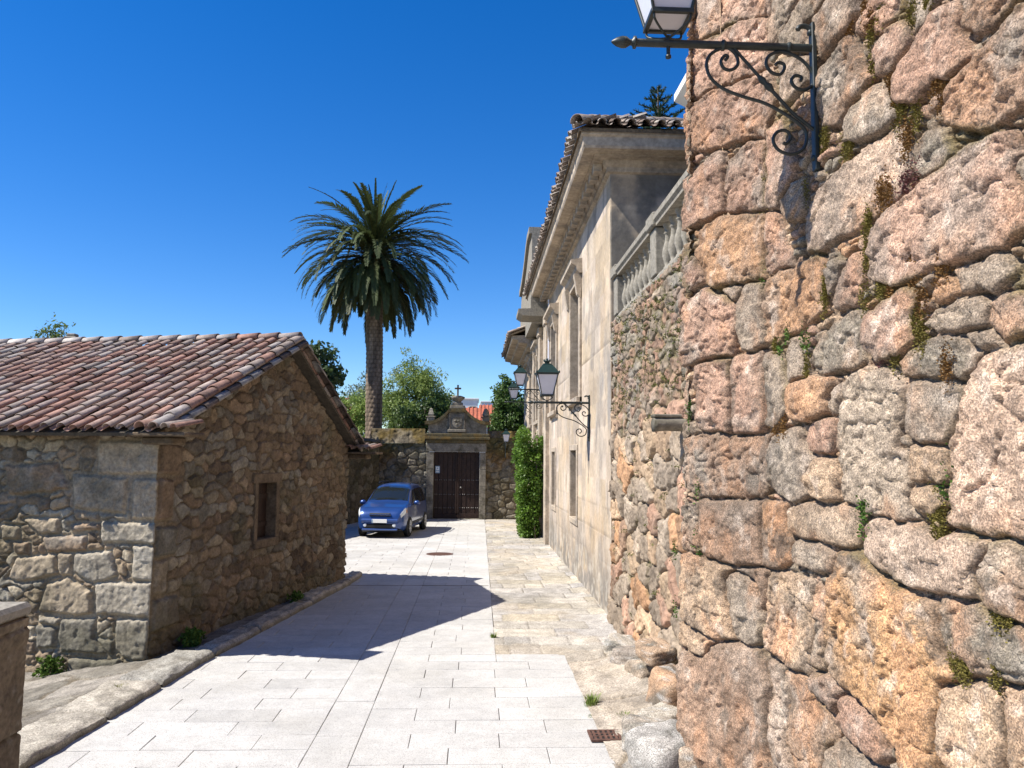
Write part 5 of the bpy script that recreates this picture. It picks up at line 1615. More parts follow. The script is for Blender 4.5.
for i in range(NF):
    u = (i + .5) / NF
    az = i * 2.39996 + rp.normal(0, .12)
    th0 = R(88 - 12 * u / .035 if u < .035 else 60 - 88 * ((u - .035) / .965) ** .9 + rp.normal(0, 5))
    L = 3.7 + .8 * math.sin(math.pi * min(1, u * 1.3 + .1)) + rp.normal(0, .22)
    if u < .035: L = 3.35 + rp.normal(0, .2)
    bend = R(14 if u < .035 else 62 + 22 * min(1, u * 2) + rp.normal(0, 9))
    if u > .75: bend *= .72
    L *= .96
    st = 26
    p = np.array([PX, PY, PZ + .45 - 1.1 * u]); ca, sa = math.cos(az), math.sin(az)
    young = max(0, 1 - u * 12)
    tone = (.7 + .6 * rp.random())
    cbase = np.array((.060, .080, .028)) * (1 - young) + np.array((.085, .12, .06)) * young
    if u > .86: cbase = cbase * .7 + np.array((.06, .05, .025)) * .3
    side = np.array([-sa, ca, 0.])
    prev = None
    twist = rp.normal(0, .25)
    for s in range(st + 1):
        t = s / st
        th = max(th0 - bend * t ** 1.25, R(-84))
        d = np.array([ca * math.cos(th), sa * math.cos(th), math.sin(th)])
        upv = np.cross(side, d) * -1
        if upv[2] < 0 and th > -1.4: upv = -upv
        if s: p = p + d * (L / st)
        w = .035 * (1 - .8 * t)
        cur = [p - side * w, p + side * w, p + upv * w * .8]
        if prev is not None:
            base = k0
            V += prev + cur; C += [np.array((.10, .10, .035))] * 6
            Q += [(base, base + 1, base + 4, base + 3), (base + 1, base + 2, base + 5, base + 4), (base + 2, base, base + 3, base + 5)]
            k0 += 6
        prev = [q.copy() for q in cur]
        if t > .10:
            ll = .52 * (math.sin(math.pi * min(1, (t - .06) / .97 * .93 + .04)) ** .6) * (1 - .25 * t) * (.62 if young else 1)
            for sg in (-1, 1):
                for q in (0, .5):
                    sw = side * math.cos(twist) + upv * math.sin(twist)
                    ld = d * (.95 + .5 * t + .6 * young) + sw * sg * (.85 - .45 * young) + upv * (.28 + rp.normal(0, .14))
                    ld = ld / np.linalg.norm(ld)
                    root = p - d * (L / st) * q
                    lw = np.cross(ld, upv); lw = lw / (np.linalg.norm(lw) + 1e-6) * .034
                    l = ll * (.85 + .3 * rp.random())
                    m1_ = root + ld * l * .5; tip = root + ld * l + np.array([0, 0, -.12 * l])
                    V += [root - lw * .6, root + lw * .6, m1_ + lw, m1_ - lw, tip]
                    c = cbase * tone * (.8 + .4 * rp.random())
                    C += [c] * 4 + [c * 1.15]
                    Q += [(k0, k0 + 1, k0 + 2, k0 + 3), (k0 + 3, k0 + 2, k0 + 4, -1)]
                    k0 += 5
put_off(mesh_np('crown', V, Q, M['frond'], None, np.array(C)), palm)
fz = MB()
for i in range(60):
    a = i * 2.4; z = PZ - .95 + 1.0 * i / 60
    fz.tube([(PX + .36 * math.cos(a), PY + .36 * math.sin(a), z - .1), (PX + .62 * math.cos(a), PY + .62 * math.sin(a), z + .18)], [.07, .02], 5, 0, (.12, .075, .03))
put_off(fz.build('leaf_bases', M['palmbark']), palm)

# ================================================================== TREES AND SHRUBS
def tree(name, base, lobes, nl, size, colA, colB, label, cat, seed, trunk_r=.12, group=None, spread=.42, nclump=60, aspect=1.8, trunk_to=None):
    """lobes: (x,y,z,rx,rz) crown lobes in world units; leaf clumps fill the outer part of each lobe"""
    rg = np.random.default_rng(seed)
    e = empty(name, base)
    tag(e, label, cat, group)
    cents = []
    for (x, y, z, rx, rz) in lobes:
        n = max(8, int(nclump * (rx * rz) ** .9))
        p = rg.normal(size=(n, 3)); p /= np.linalg.norm(p, axis=1)[:, None]
        rr = (.35 + .65 * rg.random(n) ** .6) * (1 + .22 * rg.normal(size=n))
        cents.append(np.stack([x + p[:, 0] * rx * rr, y + p[:, 1] * rx * rr, z + p[:, 2] * rz * rr], 1))
    cents = np.concatenate(cents)
    V, Q, C = leaves(cents, nl, spread * (.6 + .8 * rg.random(len(cents))), size, colA, colB, rg, .25, aspect)
    put_off(mesh_np('crown', V, Q, M['leaf'], None, C), e)
    mb = MB()
    b = Vector(base); zc = np.mean([l[2] for l in lobes]); xc = np.mean([l[0] for l in lobes]); yc = np.mean([l[1] for l in lobes])
    fork = Vector((base[0] * .6 + xc * .4, base[1] * .6 + yc * .4, base[2] + (zc - base[2]) * .5))
    mb.tube(spl([b, b.lerp(fork, .5) + Vector((rg.normal(0, .08), 0, 0)), fork], 3), [trunk_r * (1.2 - .5 * k / 6) for k in range(7)], 8)
    sel = rg.choice(len(cents), min(14, len(cents)), replace=False)
    for k in sel:
        q = Vector(cents[k]); m_ = fork.lerp(q, .5) + Vector((rg.normal(0, .12), rg.normal(0, .12), .15))
        mb.tube([fork, m_, q], [trunk_r * .45, trunk_r * .25, .012], 5)
    put_off(mb.build('trunk', M['bark']), e)
    return e
for c_ in lamp.children:                      # the nearest lantern sits a little farther out on its arm
    if c_.name.startswith('lantern'): c_.location.x = -.905
GT_ = 'trees beyond the garden wall'
tree('dark_tree', (-6.6, 32, 0), [(-6.55, 32, 6.3, .75, .95), (-6.15, 31.8, 5.5, .55, .8), (-7.2, 32.2, 5.4, .9, 1.1), (-6.5, 32, 4.6, .8, .8)], 60, .20, (.03, .055, .018), (.09, .14, .05),
     'dark glossy broadleaf tree showing just above the cottage gable', 'tree', 41, .14, GT_)
tree('feathery_tree', (-3.9, 42, .3), [(-4.4, 42, 5.4, .8, 1.2), (-3.4, 42.3, 6.3, .8, 1.4), (-2.6, 42, 6.2, .75, 1.4), (-3.8, 41.5, 4.6, 1.4, 1.0), (-1.9, 42, 5.2, .6, .9)], 60, .16, (.12, .18, .035), (.29, .37, .11),
     'bright feathery green tree right of the palm trunk', 'tree', 42, .12, GT_, aspect=3)
tree('thin_topped_tree', (-3.2, 44, .3), [(-3.3, 44, 6.7, .35, .95), (-2.6, 44, 6.3, .4, .9), (-2.0, 43.8, 5.8, .6, .9), (-4.4, 44, 6.9, .4, .8)], 30, .15, (.14, .19, .07), (.29, .35, .16),
     'thin sparse treetop rising behind the bushy greenery left of the cross', 'tree', 43, .09, GT_, aspect=3.2, nclump=46)
tree('dark_shrub', (-2.6, 39.5, .3), [(-3.2, 39.5, 4.3, .9, .75), (-2.2, 39.6, 4.5, .75, .8), (-1.7, 39.8, 4.6, .5, .6)], 70, .15, (.03, .06, .015), (.10, .155, .04),
     'dense dark green shrub just behind the left side of the gateway', 'shrub', 44, .10, GT_)
tree('pale_shrub', (-6.0, 38.5, .3), [(-6.25, 38.5, 4.2, .6, .85), (-5.55, 38.6, 4.2, .55, .8), (-6.7, 38.8, 4.9, .5, .7), (-5.9, 38, 3.5, .9, .6), (-5.5, 38.4, 5.0, .5, .6)], 60, .15, (.14, .22, .04), (.32, .41, .12),
     'yellow green shrub with white blossom left of the palm trunk', 'shrub', 45, .08, GT_, aspect=2.4)
tree('olive_tree', (-6.2, 45, .3), [(-6.7, 45, 5.8, .8, .9), (-5.9, 45, 6.2, .6, 1.0), (-5.3, 45, 5.4, .7, .9)], 34, .16, (.09, .12, .07), (.19, .23, .14),
     'hazy grey green tree behind the palm trunk', 'tree', 46, .1, GT_, aspect=3)
tree('round_tree', (2.0, 46, .3), [(1.75, 46, 6.0, .55, 1.0), (2.1, 46, 5.0, .95, 1.0), (1.6, 46, 4.4, .75, .9), (2.8, 46, 5.2, .9, 1.1)], 80, .17, (.05, .10, .022), (.14, .22, .055),
     'dark round tree between the red roofs and the mansion lamps', 'tree', 47, .13, GT_)
tree('sparse_shrub', (-15.9, 30, 0), [(-16.2, 30, 7.0, .30, .20), (-15.6, 30, 7.1, .30, .32), (-15.9, 30, 6.4, .6, .5)], 22, .17, (.07, .11, .025), (.17, .22, .05),
     'sparse yellow green treetop peeping over the left end of the cottage roof', 'tree', 48, .07, GT_, aspect=3, nclump=40)
tree('low_bush', (-11.2, 38, 0), [(-11.2, 38, 7.5, .45, .6), (-10.6, 38, 7.4, .35, .6)], 30, .16, (.02, .04, .015), (.06, .09, .04),
     'dark treetop barely showing above the cottage ridge near its gable', 'tree', 49, .1, GT_, aspect=2)
# white blossom on the pale shrub
rg = np.random.default_rng(8)
# Norfolk pine behind the mansion roof
npn = empty('norfolk_pine', (9.7, 41, 0))
tag(npn, 'dark norfolk pine with upswept plumed branches behind the mansion roof', 'pine tree')
put_off(MB().tube([(9.7, 41, -.2), (9.7, 41, 12), (9.7, 41, 22.8)], [.35, .22, .03], 10).build('trunk', M['bark']), npn)
V = []; Q = []; C = []; k0 = 0
z = 11.0
while z < 22.8:
    Lb = max(.15, (23.1 - z) * .60)
    for b in range(6):
        a = b * math.pi / 3 + z * 1.7 + rp.normal(0, .1)
        ca, sa = math.cos(a), math.sin(a)
        n = max(4, int(Lb / .075))
        for s in range(n):
            t = (s + 1) / n
            p = np.array([9.7 + ca * Lb * t, 41 + sa * Lb * t, z + .32 * Lb * t * t + .05 * Lb * math.sin(t * 3)])
            dirv = np.array([ca, sa, .5 * t])
            for q in range(9):
                v = rp.normal(size=3) * .55 + dirv * .8 + np.array([0, 0, .45]); v /= np.linalg.norm(v)
                sd = np.cross(v, rp.normal(size=3)); sd = sd / np.linalg.norm(sd) * .022
                l = .23 * (1 - .35 * t) * (.7 + .6 * rp.random())
                V += [p - sd, p + sd, p + v * l + sd * .5, p + v * l - sd * .5]
                tt = rp.random(); c = np.array((.018, .038, .018)) * (1 - tt) + np.array((.05, .085, .04)) * tt
                C += [c] * 4; Q.append((k0, k0 + 1, k0 + 2, k0 + 3)); k0 += 4
    z += .50
put_off(mesh_np('crown', V, Q, M['leaf'], None, np.array(C)), npn)

# ivy on the mansion
rg = np.random.default_rng(61)
cent = []
while len(cent) < 620:
    z_ = rg.uniform(.05, 3.45); f = z_ / 3.45
    w0 = (.34 + .48 * f ** .6) * (.8 + .45 * float(vnoise(np.array(z_ * 3.1), np.array(1.7), 5)))
    cx = 1.78 - .03 * f
    x_ = cx + rg.uniform(-1, 1) * w0 * .5; y_ = 26.1 + rg.uniform(-1, 1) * (.5 + .5 * f)
    if z_ < 3.2 + .3 * math.sin(x_ * 9) and (abs(x_ - cx) / (w0 * .5) > .55 or abs(y_ - 26.1) > .45 * (.5 + .5 * f) or z_ > 3.1):
        cent.append((x_, y_, z_ + rg.normal(0, .05)))
cent = np.array(cent)
ivy = empty('ivy', (2.0, 26.1, 0))
tag(ivy, 'bright green ivy column climbing the foot of the mansion wall near the gateway', 'ivy')
V, Q, C = leaves(cent, 34, .16, .075, (.05, .11, .012), (.17, .29, .04), rg, 0, 1.3)
put_off(mesh_np('foliage', V, Q, M['leaf'], None, C), ivy)
sm_ = MB()
for k in range(6):
    y_ = 25.5 + .25 * k
    sm_.tube(spl([(1.95, y_, -.02), (1.9 + .05 * math.sin(k), y_ + .1, 1.2), (1.98, y_ - .1, 2.4), (2.0, y_, 3.2)], 4), .022, 6)
put_off(sm_.build('stems', M['bark']), ivy)

# ================================================================== CAR
car = empty('minivan', (-2.72, 27.55, 0), R(-7))
car.scale = (.93, 1.0, 1.03)
tag(car, 'blue compact minivan parked facing the viewer in the wall shade', 'car')
Lc, Wc = 4.35, .875
tops = [(0, .60), (.04, .72), (.12, .82), (.30, .92), (.70, 1.00), (1.02, 1.06), (1.20, 1.17), (1.55, 1.40), (1.85, 1.535), (2.2, 1.60), (2.8, 1.615), (3.5, 1.58), (3.95, 1.50), (4.15, 1.28), (4.28, 1.0), (4.35, .75)]
wid = [(0, .62), (.06, .72), (.18, .80), (.45, .855), (1.0, .875), (2.5, .875), (3.7, .86), (4.1, .80), (4.3, .70), (4.35, .62)]
ft = lambda t: float(np.interp(t, *zip(*tops))); fw = lambda t: float(np.interp(t, *zip(*wid)))
def belt(t): return min(ft(t) - .05, .93 + .03 * t / 4.35)
def surf(t, v):
    """t along the car from the nose, v: 0 sill .. 1 shoulder .. 2 roof centre; returns local (half) x, y, z with the nose towards -y"""
    W = fw(t); top = ft(t); bl = belt(t)
    bot = .22 + .10 * max(0, .3 - t) / .3 + .12 * max(0, t - 4.0) / .35
    roofw = W * np.interp(t, [0, 1.0, 1.6, 2.2, 3.6, 4.2, 4.35], [.80, .86, .76, .73, .72, .76, .8])
    pts = [(W * .90, bot), (W * .985, bot + .12), (W, bot + (bl - bot) * .55), (W * .965, bl), (roofw + (W * .95 - roofw) * .55, bl + (top - bl) * .48), (roofw, bl + (top - bl) * .86), (roofw * .80, top - (top - bl) * .035), (roofw * .4, top), (0, top + .012)]
    vs = [0, .15, .55, 1.0, 1.3, 1.58, 1.72, 1.86, 2.0]
    x = float(np.interp(v, vs, [p[0] for p in pts])); z = float(np.interp(v, vs, [p[1] for p in pts]))
    return x, t - Lc / 2, z
ts = np.concatenate([np.linspace(0, .3, 7), np.linspace(.4, 4.0, 37), np.linspace(4.05, 4.35, 8)])
vv = np.concatenate([np.linspace(0, 1, 9), np.linspace(1.08, 2, 13)])
V = []; Q = []
for t in ts:
    row = [surf(t, v) for v in vv]
    full = [(-x, y_, z_) for x, y_, z_ in row] + [(x, y_, z_) for x, y_, z_ in row[::-1][1:]]
    V += full
nn = 2 * len(vv) - 1
for i in range(len(ts) - 1):
    for j in range(nn - 1):
        Q.append((i * nn + j, i * nn + j + 1, (i + 1) * nn + j + 1, (i + 1) * nn + j))
V += [tuple(np.mean(np.array(V[:nn]), 0)), tuple(np.mean(np.array(V[(len(ts) - 1) * nn:len(ts) * nn]), 0))]
for j in range(nn - 1):
    Q.append((j + 1, j, len(V) - 2, -1)); Q.append(((len(ts) - 1) * nn + j, (len(ts) - 1) * nn + j + 1, len(V) - 1, -1))
mesh_np('body', V, Q, M['carpaint'], car, np.zeros((len(V), 3)), True)
MB().box(-.70, .70, -2.0, 2.0, .17, .30, 0, .05).build('underbody', M['black'], car)
def panel(name, t0, t1, v0, v1, sgn, m, parent, off=.006, nt=8, nv=6, edge=None):
    """a panel lying just proud of the body skin; sgn None = across the centre line"""
    mb = MB(); pts = []
    vlist = np.linspace(v0, v1, nv)
    for t in np.linspace(t0, t1, nt):
        row = []
        for v in vlist:
            if edge: tt, v_ = edge(t, v)
            else: tt, v_ = t, v
            row.append(surf(tt, v_))
        if sgn is None: row = [(-a, b, c) for a, b, c in row] + [(a, b, c) for a, b, c in row[::-1][1:]]
        else: row = [(sgn * a, b, c) for a, b, c in row]
        pts.append(row)
    G = np.array(pts); 
    du = np.gradient(G, axis=0); dv = np.gradient(G, axis=1)
    N = np.cross(du, dv); N /= (np.linalg.norm(N, axis=2)[..., None] + 1e-9)
    cen = np.array([0, 0, .8])
    flip = np.sign(((G - cen) * N).sum(-1).mean())
    O = G + N * flip * off; I = G - N * flip * .004
    a, b = G.shape[:2]
    V = np.concatenate([O.reshape(-1, 3), I.reshape(-1, 3)])
    Q = []
    for i in range(a - 1):
        for j in range(b - 1):
            Q.append((i * b + j, i * b + j + 1, (i + 1) * b + j + 1, (i + 1) * b + j))
    o = a * b
    for i in range(a - 1):
        for j in (0, b - 1): Q.append((i * b + j, (i + 1) * b + j, o + (i + 1) * b + j, o + i * b + j))
    for j in range(b - 1):
        for i in (0, a - 1): Q.append((i * b + j, i * b + j + 1, o + i * b + j + 1, o + i * b + j))
    return mesh_np(name, V, Q, m, parent, np.zeros((len(V), 3)), True)
panel('windscreen', 1.10, 1.80, 1.62, 2.0, None, M['glass'], car)
panel('rear_window', 3.98, 4.17, 1.62, 2.0, None, M['glass'], car)
for sg in (-1, 1):
    for (a, b) in ((1.42, 2.02), (2.07, 3.02), (3.08, 3.75)):
        w0 = a < 1.5
        panel('side_window', a, b, 1.04, 1.50, sg, M['glass'], car, .005, 8, 5,
              (lambda t, v: (t, 1.04 + (v - 1.04) * min(1, .35 + (t - 1.42) / .6))) if w0 else None)
    hl = panel('headlight', .07, .42, .80, 1.15, sg, M['lens'], car, .012, 6, 5)
    panel('indicator', .36, .44, .80, .95, sg, M['amber'], hl, .016, 4, 4)
    fl = MB().lathe([(.055, 0), (.055, -.03), (.03, -.036)], (sg * .50, -Lc / 2 - .0, .40), 12, axis='y'); fl.build('fog_light', M['lens'], car)
    mr = MB().lathe([(.02, 0), (.085, .02), (.10, .07), (.085, .13), (.03, .15)], (0, 0, 0), 12, axis='y')
    mo = mr.build('mirror', M['carpaint'], car); mo.location = (sg * .98, -.88, 1.02); mo.scale = (1.15, 1, .8)
    MB().tube([(sg * .84, -.80, .98), (sg * .96, -.80, 1.0)], .025, 6).build('mirror_arm', M['black'], car)
    rl = MB().tube([(sg * .58, -.20, 1.60), (sg * .585, -.05, 1.655), (sg * .585, 1.25, 1.65), (sg * .58, 1.45, 1.565)], .018, 8)
    rl.build('roof_rail', M['black'], car)
    panel('sill_trim', .95, 3.35, .18, .30, sg, M['alloy'] if False else M['black'], car, .010, 8, 3)
    for yy in (.80 - Lc / 2, 3.42 - Lc / 2):
        aw = MB().lathe([(.37, -.02), (.37, .012), (.30, .014)], (sg * .845, yy, .335), 24, axis='x') if sg > 0 else MB().lathe([(.37, .02), (.37, -.012), (.30, -.014)], (sg * .845, yy, .335), 24, axis='x')
        aw.build('wheel_arch', M['black'], car)
        wh = MB().lathe([(.20, -.10), (.29, -.10), (.315, -.06), (.315, .06), (.29, .095), (.20, .10)], (0, 0, 0), 28, axis='x')
        wo = wh.build('wheel', M['tyre'], car); wo.location = (sg * .79, yy, .315)
        rm_ = MB()
        s_ = sg
        rm_.lathe([(.205, .07 * s_), (.20, .103 * s_), (.185, .105 * s_), (.18, .085 * s_)], (0, 0, 0), 24, axis='x')
        rm_.lathe([(.05, .08 * s_), (.045, .115 * s_), (.0, .118 * s_)], (0, 0, 0), 12, axis='x')
        for k in range(7):
            a = 2 * math.pi * k / 7
            rm_.tube([(.10 * s_, .03 * math.cos(a), .03 * math.sin(a)), (.098 * s_, .19 * math.cos(a), .19 * math.sin(a))], [.026, .02], 6)
        rm_.build('rim', M['alloy'], wo)
nose = -Lc / 2
gb = MB().box(-.36, .36, nose - .018, nose + .10, .665, .765, 0, .02); go = gb.build('grille', M['black'], car)
MB().box(-.38, .38, nose - .030, nose - .012, .705, .727, 0, .006).build('grille_bar', M['chrome'], go)
MB().box(-.52, .52, nose - .03, nose + .12, .30, .44, 0, .03).build('lower_intake', M['black'], car)
bp = MB()
bp.box(-.66, .66, nose - .055, nose + .10, .46, .60, 0, .045)
bp.box(-.62, .62, nose - .045, nose + .10, .24, .30, 0, .025)
bp.build('bumper', M['carpaint'], car)
pb = MB().box(-.26, .26, nose - .075, nose - .056, .475, .585, 0, .004)
po = pb.build('number_plate', M['plate'], car)
pc_ = MB(); rgp = np.random.default_rng(4)
MB().box(-.258, -.215, nose - .0765, nose - .0745, .479, .581).build('plate_band', M['plaque'], po)
MB().box(-.40, .40, nose + 1.02, nose + 1.05, 1.00, 1.02, 0, .004).build('wiper', M['black'], car)
MB().box(-.10, .10, nose + 1.80, nose + 1.84, 1.40, 1.46, 0, .01).build('inner_mirror', M['black'], car)

# ================================================================== SMALL THINGS ON THE GROUND
mh = MB().lathe([(.36, -.008), (.36, .003), (.33, .0045), (.33, .002), (.31, .002), (.0, .003)], (0, 0, 0), 32)
for i in range(-3, 4):
    hw = math.sqrt(max(0, .29 ** 2 - (i * .085) ** 2))
    mh.box(-hw, hw, i * .085 - .012, i * .085 + .012, .0025, .0055)
tag(mh.build('manhole_cover', M['rust'], None, (-.91, 21.4, .003)), 'round rusty manhole cover in the sunlit paving near the gate', 'manhole cover')
dr = MB()
dr.box(-.13, .13, -.12, .12, -.012, .004, 1)
dr.box(-.145, .145, -.135, -.11, -.01, .010, 0, .002); dr.box(-.145, .145, .11, .135, -.01, .010, 0, .002)
dr.box(-.145, -.12, -.109, .109, -.01, .0098, 0); dr.box(.12, .145, -.109, .109, -.01, .0098, 0)
for i in range(5):
    x_ = -.096 + i * .048
    dr.box(x_ - .012, x_ + .012, -.109, .109, .0045, .0092, 0)
for j in (-.036, .036): dr.box(-.119, .119, j - .011, j + .011, .0047, .0089, 0)
tag(dr.build('drain_grate', [M['rust'], M['dark']], None, (1.225, 7.50, .022)), 'square rusty drain grate at the right edge of the new paving', 'drain grate')

def rock(name, loc, size, seed, col, label, rz=0.0, group=None):
    n, m_ = 44, 26
    A_, B_ = np.meshgrid(np.linspace(0, 2 * np.pi, n, endpoint=False), np.linspace(-np.pi / 2, np.pi / 2, m_))
    x = np.cos(A_) * np.cos(B_); y_ = np.sin(A_) * np.cos(B_); z_ = np.sin(B_)
    pw = 6
    k = (np.abs(x) ** pw + np.abs(y_) ** pw + np.abs(z_) ** pw) ** (-1 / pw)
    wob = 1 + .16 * fbm(x * 1.6 + seed * 3, y_ * 1.6 + z_ * 1.3, seed, 4) + .07 * fbm(x * 5 + z_ * 3, y_ * 5 + seed, seed + 2, 4)
    P = np.stack([x * k * wob * size[0], y_ * k * wob * size[1], z_ * k * wob * size[2]], -1)
    idx = np.arange(n * m_).reshape(m_, n)
    nx = np.roll(idx, -1, 1)
    Q = np.stack([idx[:-1], nx[:-1], nx[1:], idx[1:]], -1).reshape(-1, 4)
    c = np.zeros(x.shape + (3,)) + np.array(col)
    c = c * (1 + .35 * fbm(x * 3 + y_ * 2, z_ * 3 + y_, seed + 5, 5))[..., None]
    c = mixc(c, (.10, .10, .085), smooth(.0, .45, fbm(x * 2.2 + seed, z_ * 2.6 + y_ * 2, seed + 6, 5)) * .75)
    c = mixc(c, (.46, .45, .42), smooth(.2, .5, fbm(x * 5 + y_ * 3, z_ * 5, seed + 7, 4)) * .6)
    o = mesh_np(name, P.reshape(-1, 3), Q, M['granite'], None, c.reshape(-1, 3), True)
    o.location = loc; o.rotation_euler = (R(4 * math.sin(seed)), R(6 * math.cos(seed)), rz)
    return tag(o, label, 'rock', group)
G_ = 'rocks at the foot of the walls'
rock('rock', (1.62, 6.72, .10), (.28, .30, .23), 3, (.33, .31, .28), 'largest grey lichen rock at the foot of the tall wall, cut by the bottom edge', .3, G_)
rock('rock', (1.58, 7.22, .12), (.24, .20, .13), 5, (.30, .26, .21), 'flat brownish rock just behind the big grey rock by the drain', -.2, G_)
rock('rock', (2.02, 8.05, .20), (.22, .32, .24), 7, (.36, .23, .14), 'rust brown ledge rock jutting from the rubble wall foot', .1, G_)
rock('rock', (1.98, 8.75, .48), (.17, .24, .09), 9, (.34, .24, .16), 'thin overhanging slab rock with dark underside in the rubble wall foot', .2, G_)
rock('rock', (1.95, 9.75, .16), (.20, .28, .13), 11, (.26, .22, .18), 'small dark rounded rock at the rubble wall foot beyond the slab rock', .5, G_)
rock('rock', (1.98, 10.6, .08), (.24, .34, .12), 13, (.38, .34, .28), 'pale grey rock farthest along the rubble wall foot', -.3, G_)

rock('rock', (1.80, 7.62, .10), (.22, .17, .12), 15, (.36, .32, .26), 'pale low rock between the rust brown ledge rock and the flat brownish rock', .6, G_)
rock('rock', (2.0, 9.2, .14), (.20, .26, .15), 17, (.34, .27, .20), 'buff rock below and behind the thin overhanging slab rock', .15, G_)
rock('rock', (1.93, 6.45, .12), (.22, .26, .16), 19, (.33, .25, .18), 'warm brown rock tucked between the largest grey rock and the tall wall', .9, G_)

def grass(name, loc, n, r, hgt, seed, label, col=((.07, .12, .02), (.20, .26, .06)), cat='grass tuft', group='grass tufts in the paving joints'):
    rg = np.random.default_rng(seed)
    mb = []; Q = []; C = []; k = 0
    for i in range(n):
        a = rg.uniform(0, 6.28); rr = r * rg.random() ** .6
        p = np.array([rr * math.cos(a), rr * math.sin(a), -.01]); ln = hgt * (.5 + .7 * rg.random())
        lean = np.array([math.cos(a), math.sin(a), 0]) * rg.uniform(.2, .9) + rg.normal(0, .2, 3) * np.array([1, 1, 0])
        d1 = np.array([0, 0, 1]) + lean * .4; d2 = np.array([0, 0, .7]) + lean
        s = np.array([-math.sin(a), math.cos(a), 0]) * .004
        m1_ = p + d1 * ln * .5; t_ = m1_ + d2 * ln * .5
        mb += [p - s, p + s, m1_ + s * .8, m1_ - s * .8, t_]
        t = rg.random(); c = np.array(col[0]) * (1 - t) + np.array(col[1]) * t
        C += [c] * 5; Q += [(k, k + 1, k + 2, k + 3), (k + 3, k + 2, k + 4, -1)]; k += 5
    o = mesh_np(name, mb, Q, M['moss'], None, np.array(C)); o.location = loc
    return tag(o, label, cat, group)
grass('grass_tuft', (1.24, 8.45, 0), 130, .07, .15, 1, 'tallest yellow green grass tuft at the right border of the new paving')
grass('grass_tuft', (1.52, 8.0, .03), 150, .09, .05, 2, 'low flat green tuft on the old stone ledge near the drain')
grass('grass_tuft', (1.20, 8.1, 0), 60, .05, .03, 3, 'tiny low tuft in the joint behind the drain grate')
grass('grass_tuft', (.29, 11.6, 0), 70, .05, .09, 4, 'small tuft at the corner where old flagstones begin')
grass('grass_tuft', (-3.75, 8.85, .08), 120, .08, .05, 6, 'mossy tuft between the kerb stones on the left', ((.10, .11, .02), (.22, .20, .05)))
def weed(loc, n, r, h, seed, label, sx=1.0):
    rg = np.random.default_rng(seed)
    c = np.stack([rg.normal(0, r, n) * sx, rg.normal(0, r * .6, n), rg.uniform(0, h, n)], 1)
    V, Q, C = leaves(c, 12, .05, .045, (.04, .08, .012), (.13, .20, .04), rg, .2, 1.6)
    o = mesh_np('weed', V, Q, M['moss'], None, C); o.location = loc
    return tag(o, label, 'weed', 'weeds at the cottage foot')
weed((-5.35, 10.55, -.28), 60, .08, .26, 21, 'leafy green weed at the cottage front beside the dark pier')
weed((-3.74, 11.0, .05), 90, .10, .20, 22, 'dark weed at the foot of the cottage gable near its front corner', .5)
weed((-3.05, 14.0, .05), 34, .10, .18, 23, 'low dark weed at the foot of the cottage gable below the far eave', .5)

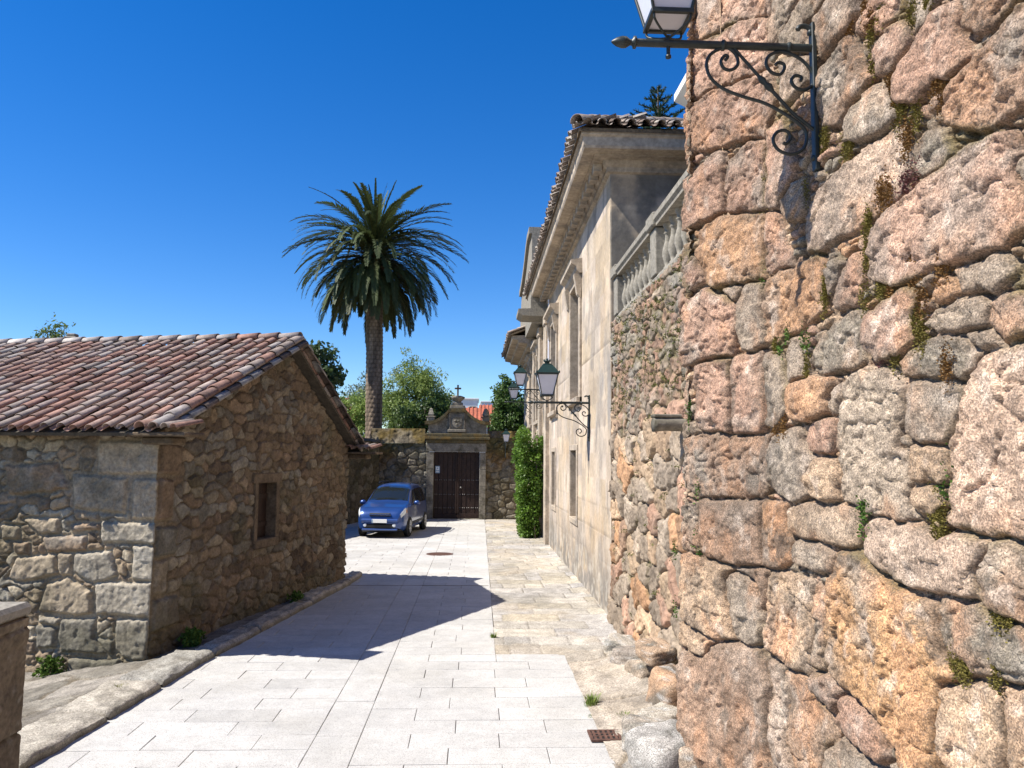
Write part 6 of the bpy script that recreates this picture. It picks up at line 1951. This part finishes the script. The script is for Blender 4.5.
# ================================================================== HOUSES FARTHER OFF
def gable_house(name, x0, x1, y0, y1, zw, zr, label, wins=(), wallm='white', base=0.0):
    e = empty(name, ((x0 + x1) / 2, (y0 + y1) / 2, base)); tag(e, label, 'house', 'distant houses')
    put_off(MB().box(x0, x1, y0, y1, base, zw).build('wall', M[wallm]), e)
    ym = (y0 + y1) / 2; o = .35
    rf = MB()
    rf.prism([(y0 - o, zw - .02), (ym, zr), (y1 + o, zw - .02), (y1 + o, zw - .2), (ym, zr - .2), (y0 - o, zw - .2)], 'x', x0 - o, x1 + o)
    q = math.hypot(ym - y0 + o, zr - zw)
    k = int((x1 - x0 + 2 * o) / .45)
    for i in range(k):
        x_ = x0 - o + .22 + i * .45
        rf.tube([(x_, y0 - o, zw + .02), (x_, ym, zr + .03)], .10, 5)
    put_off(rf.build('roof', M['redroof']), e)
    for (a, b, c, d) in wins:
        w_ = put_off(MB().box(a - .08, b + .08, y0 - .06, y0 + .1, c - .08, d + .08, 0, .02).build('window', M['greystone']), e)
        put(MB().box(a, b, y0 - .09, y0 - .062, c, d).build('pane', M['glass']), w_)
    return e
gable_house('red_roofed_house', -3.4, 1.3, 88, 95, 6.3, 8.3, 'far house with orange red roof just right of the gateway cross', [(-.6, .2, 4.2, 5.6)])
gable_house('red_roofed_house', .75, 6.5, 96, 104, 7.0, 9.2, 'far white walled house with dull red roof left of the round tree', [(1.2, 1.8, 5.2, 6.5), (2.3, 2.9, 5.2, 6.5)])
gable_house('red_roofed_house', -13.5, -8.6, 60, 66, 5.4, 7.2, 'red roofed house seen between the cottage gable and the palm', [(-10.2, -9.4, 3.8, 5.0)])
def block(name, x0, x1, y0, y1, z1, label):
    e = empty(name, ((x0 + x1) / 2, (y0 + y1) / 2, 0)); tag(e, label, 'building', 'distant flat roofed buildings')
    put_off(MB().box(x0, x1, y0, y1, 0, z1).build('wall', M['white']), e)
    put_off(MB().box(x0 - .15, x1 + .15, y0 - .15, y1 + .15, z1 + .003, z1 + .22, 0, .03).build('parapet', M['white']), e)
    n = 4
    for i in range(n):
        a = x0 + (x1 - x0) * (i + .3) / n
        w_ = put_off(MB().box(a, a + 1.0, y0 - .08, y0 + .1, z1 - 2.4, z1 - 1.0, 0, .03).build('window', M['greystone']), e)
        put(MB().box(a + .1, a + .9, y0 - .11, y0 - .082, z1 - 2.3, z1 - 1.1).build('pane', M['glass']), w_)
    return e
block('white_block', -7.0, .3, 118, 126, 11.2, 'white flat roofed block above the red roofs beside the cross')
block('white_block', .9, 8.5, 128, 136, 11.5, 'second white flat roofed block farther right, towards the round tree')
# the white house up on the terrace, only its eave shows past the tall wall
wh = empty('terrace_house', (6, 8.8, 4.7)); tag(wh, 'white house on the terrace, only its white eave showing past the tall wall', 'house')
put_off(MB().box(3.3, 9, 7.6, 10.6, 4.6, 7.5).build('wall', M['white']), wh)
rf = MB(); rf.prism([(2.80, 7.70), (2.80, 7.80), (2.95, 7.82), (6.2, 9.2), (9.4, 7.8), (9.4, 7.5), (3.2, 7.5)], 'y', 7.3, 10.85)
put_off(rf.build('roof', M['white']), wh)
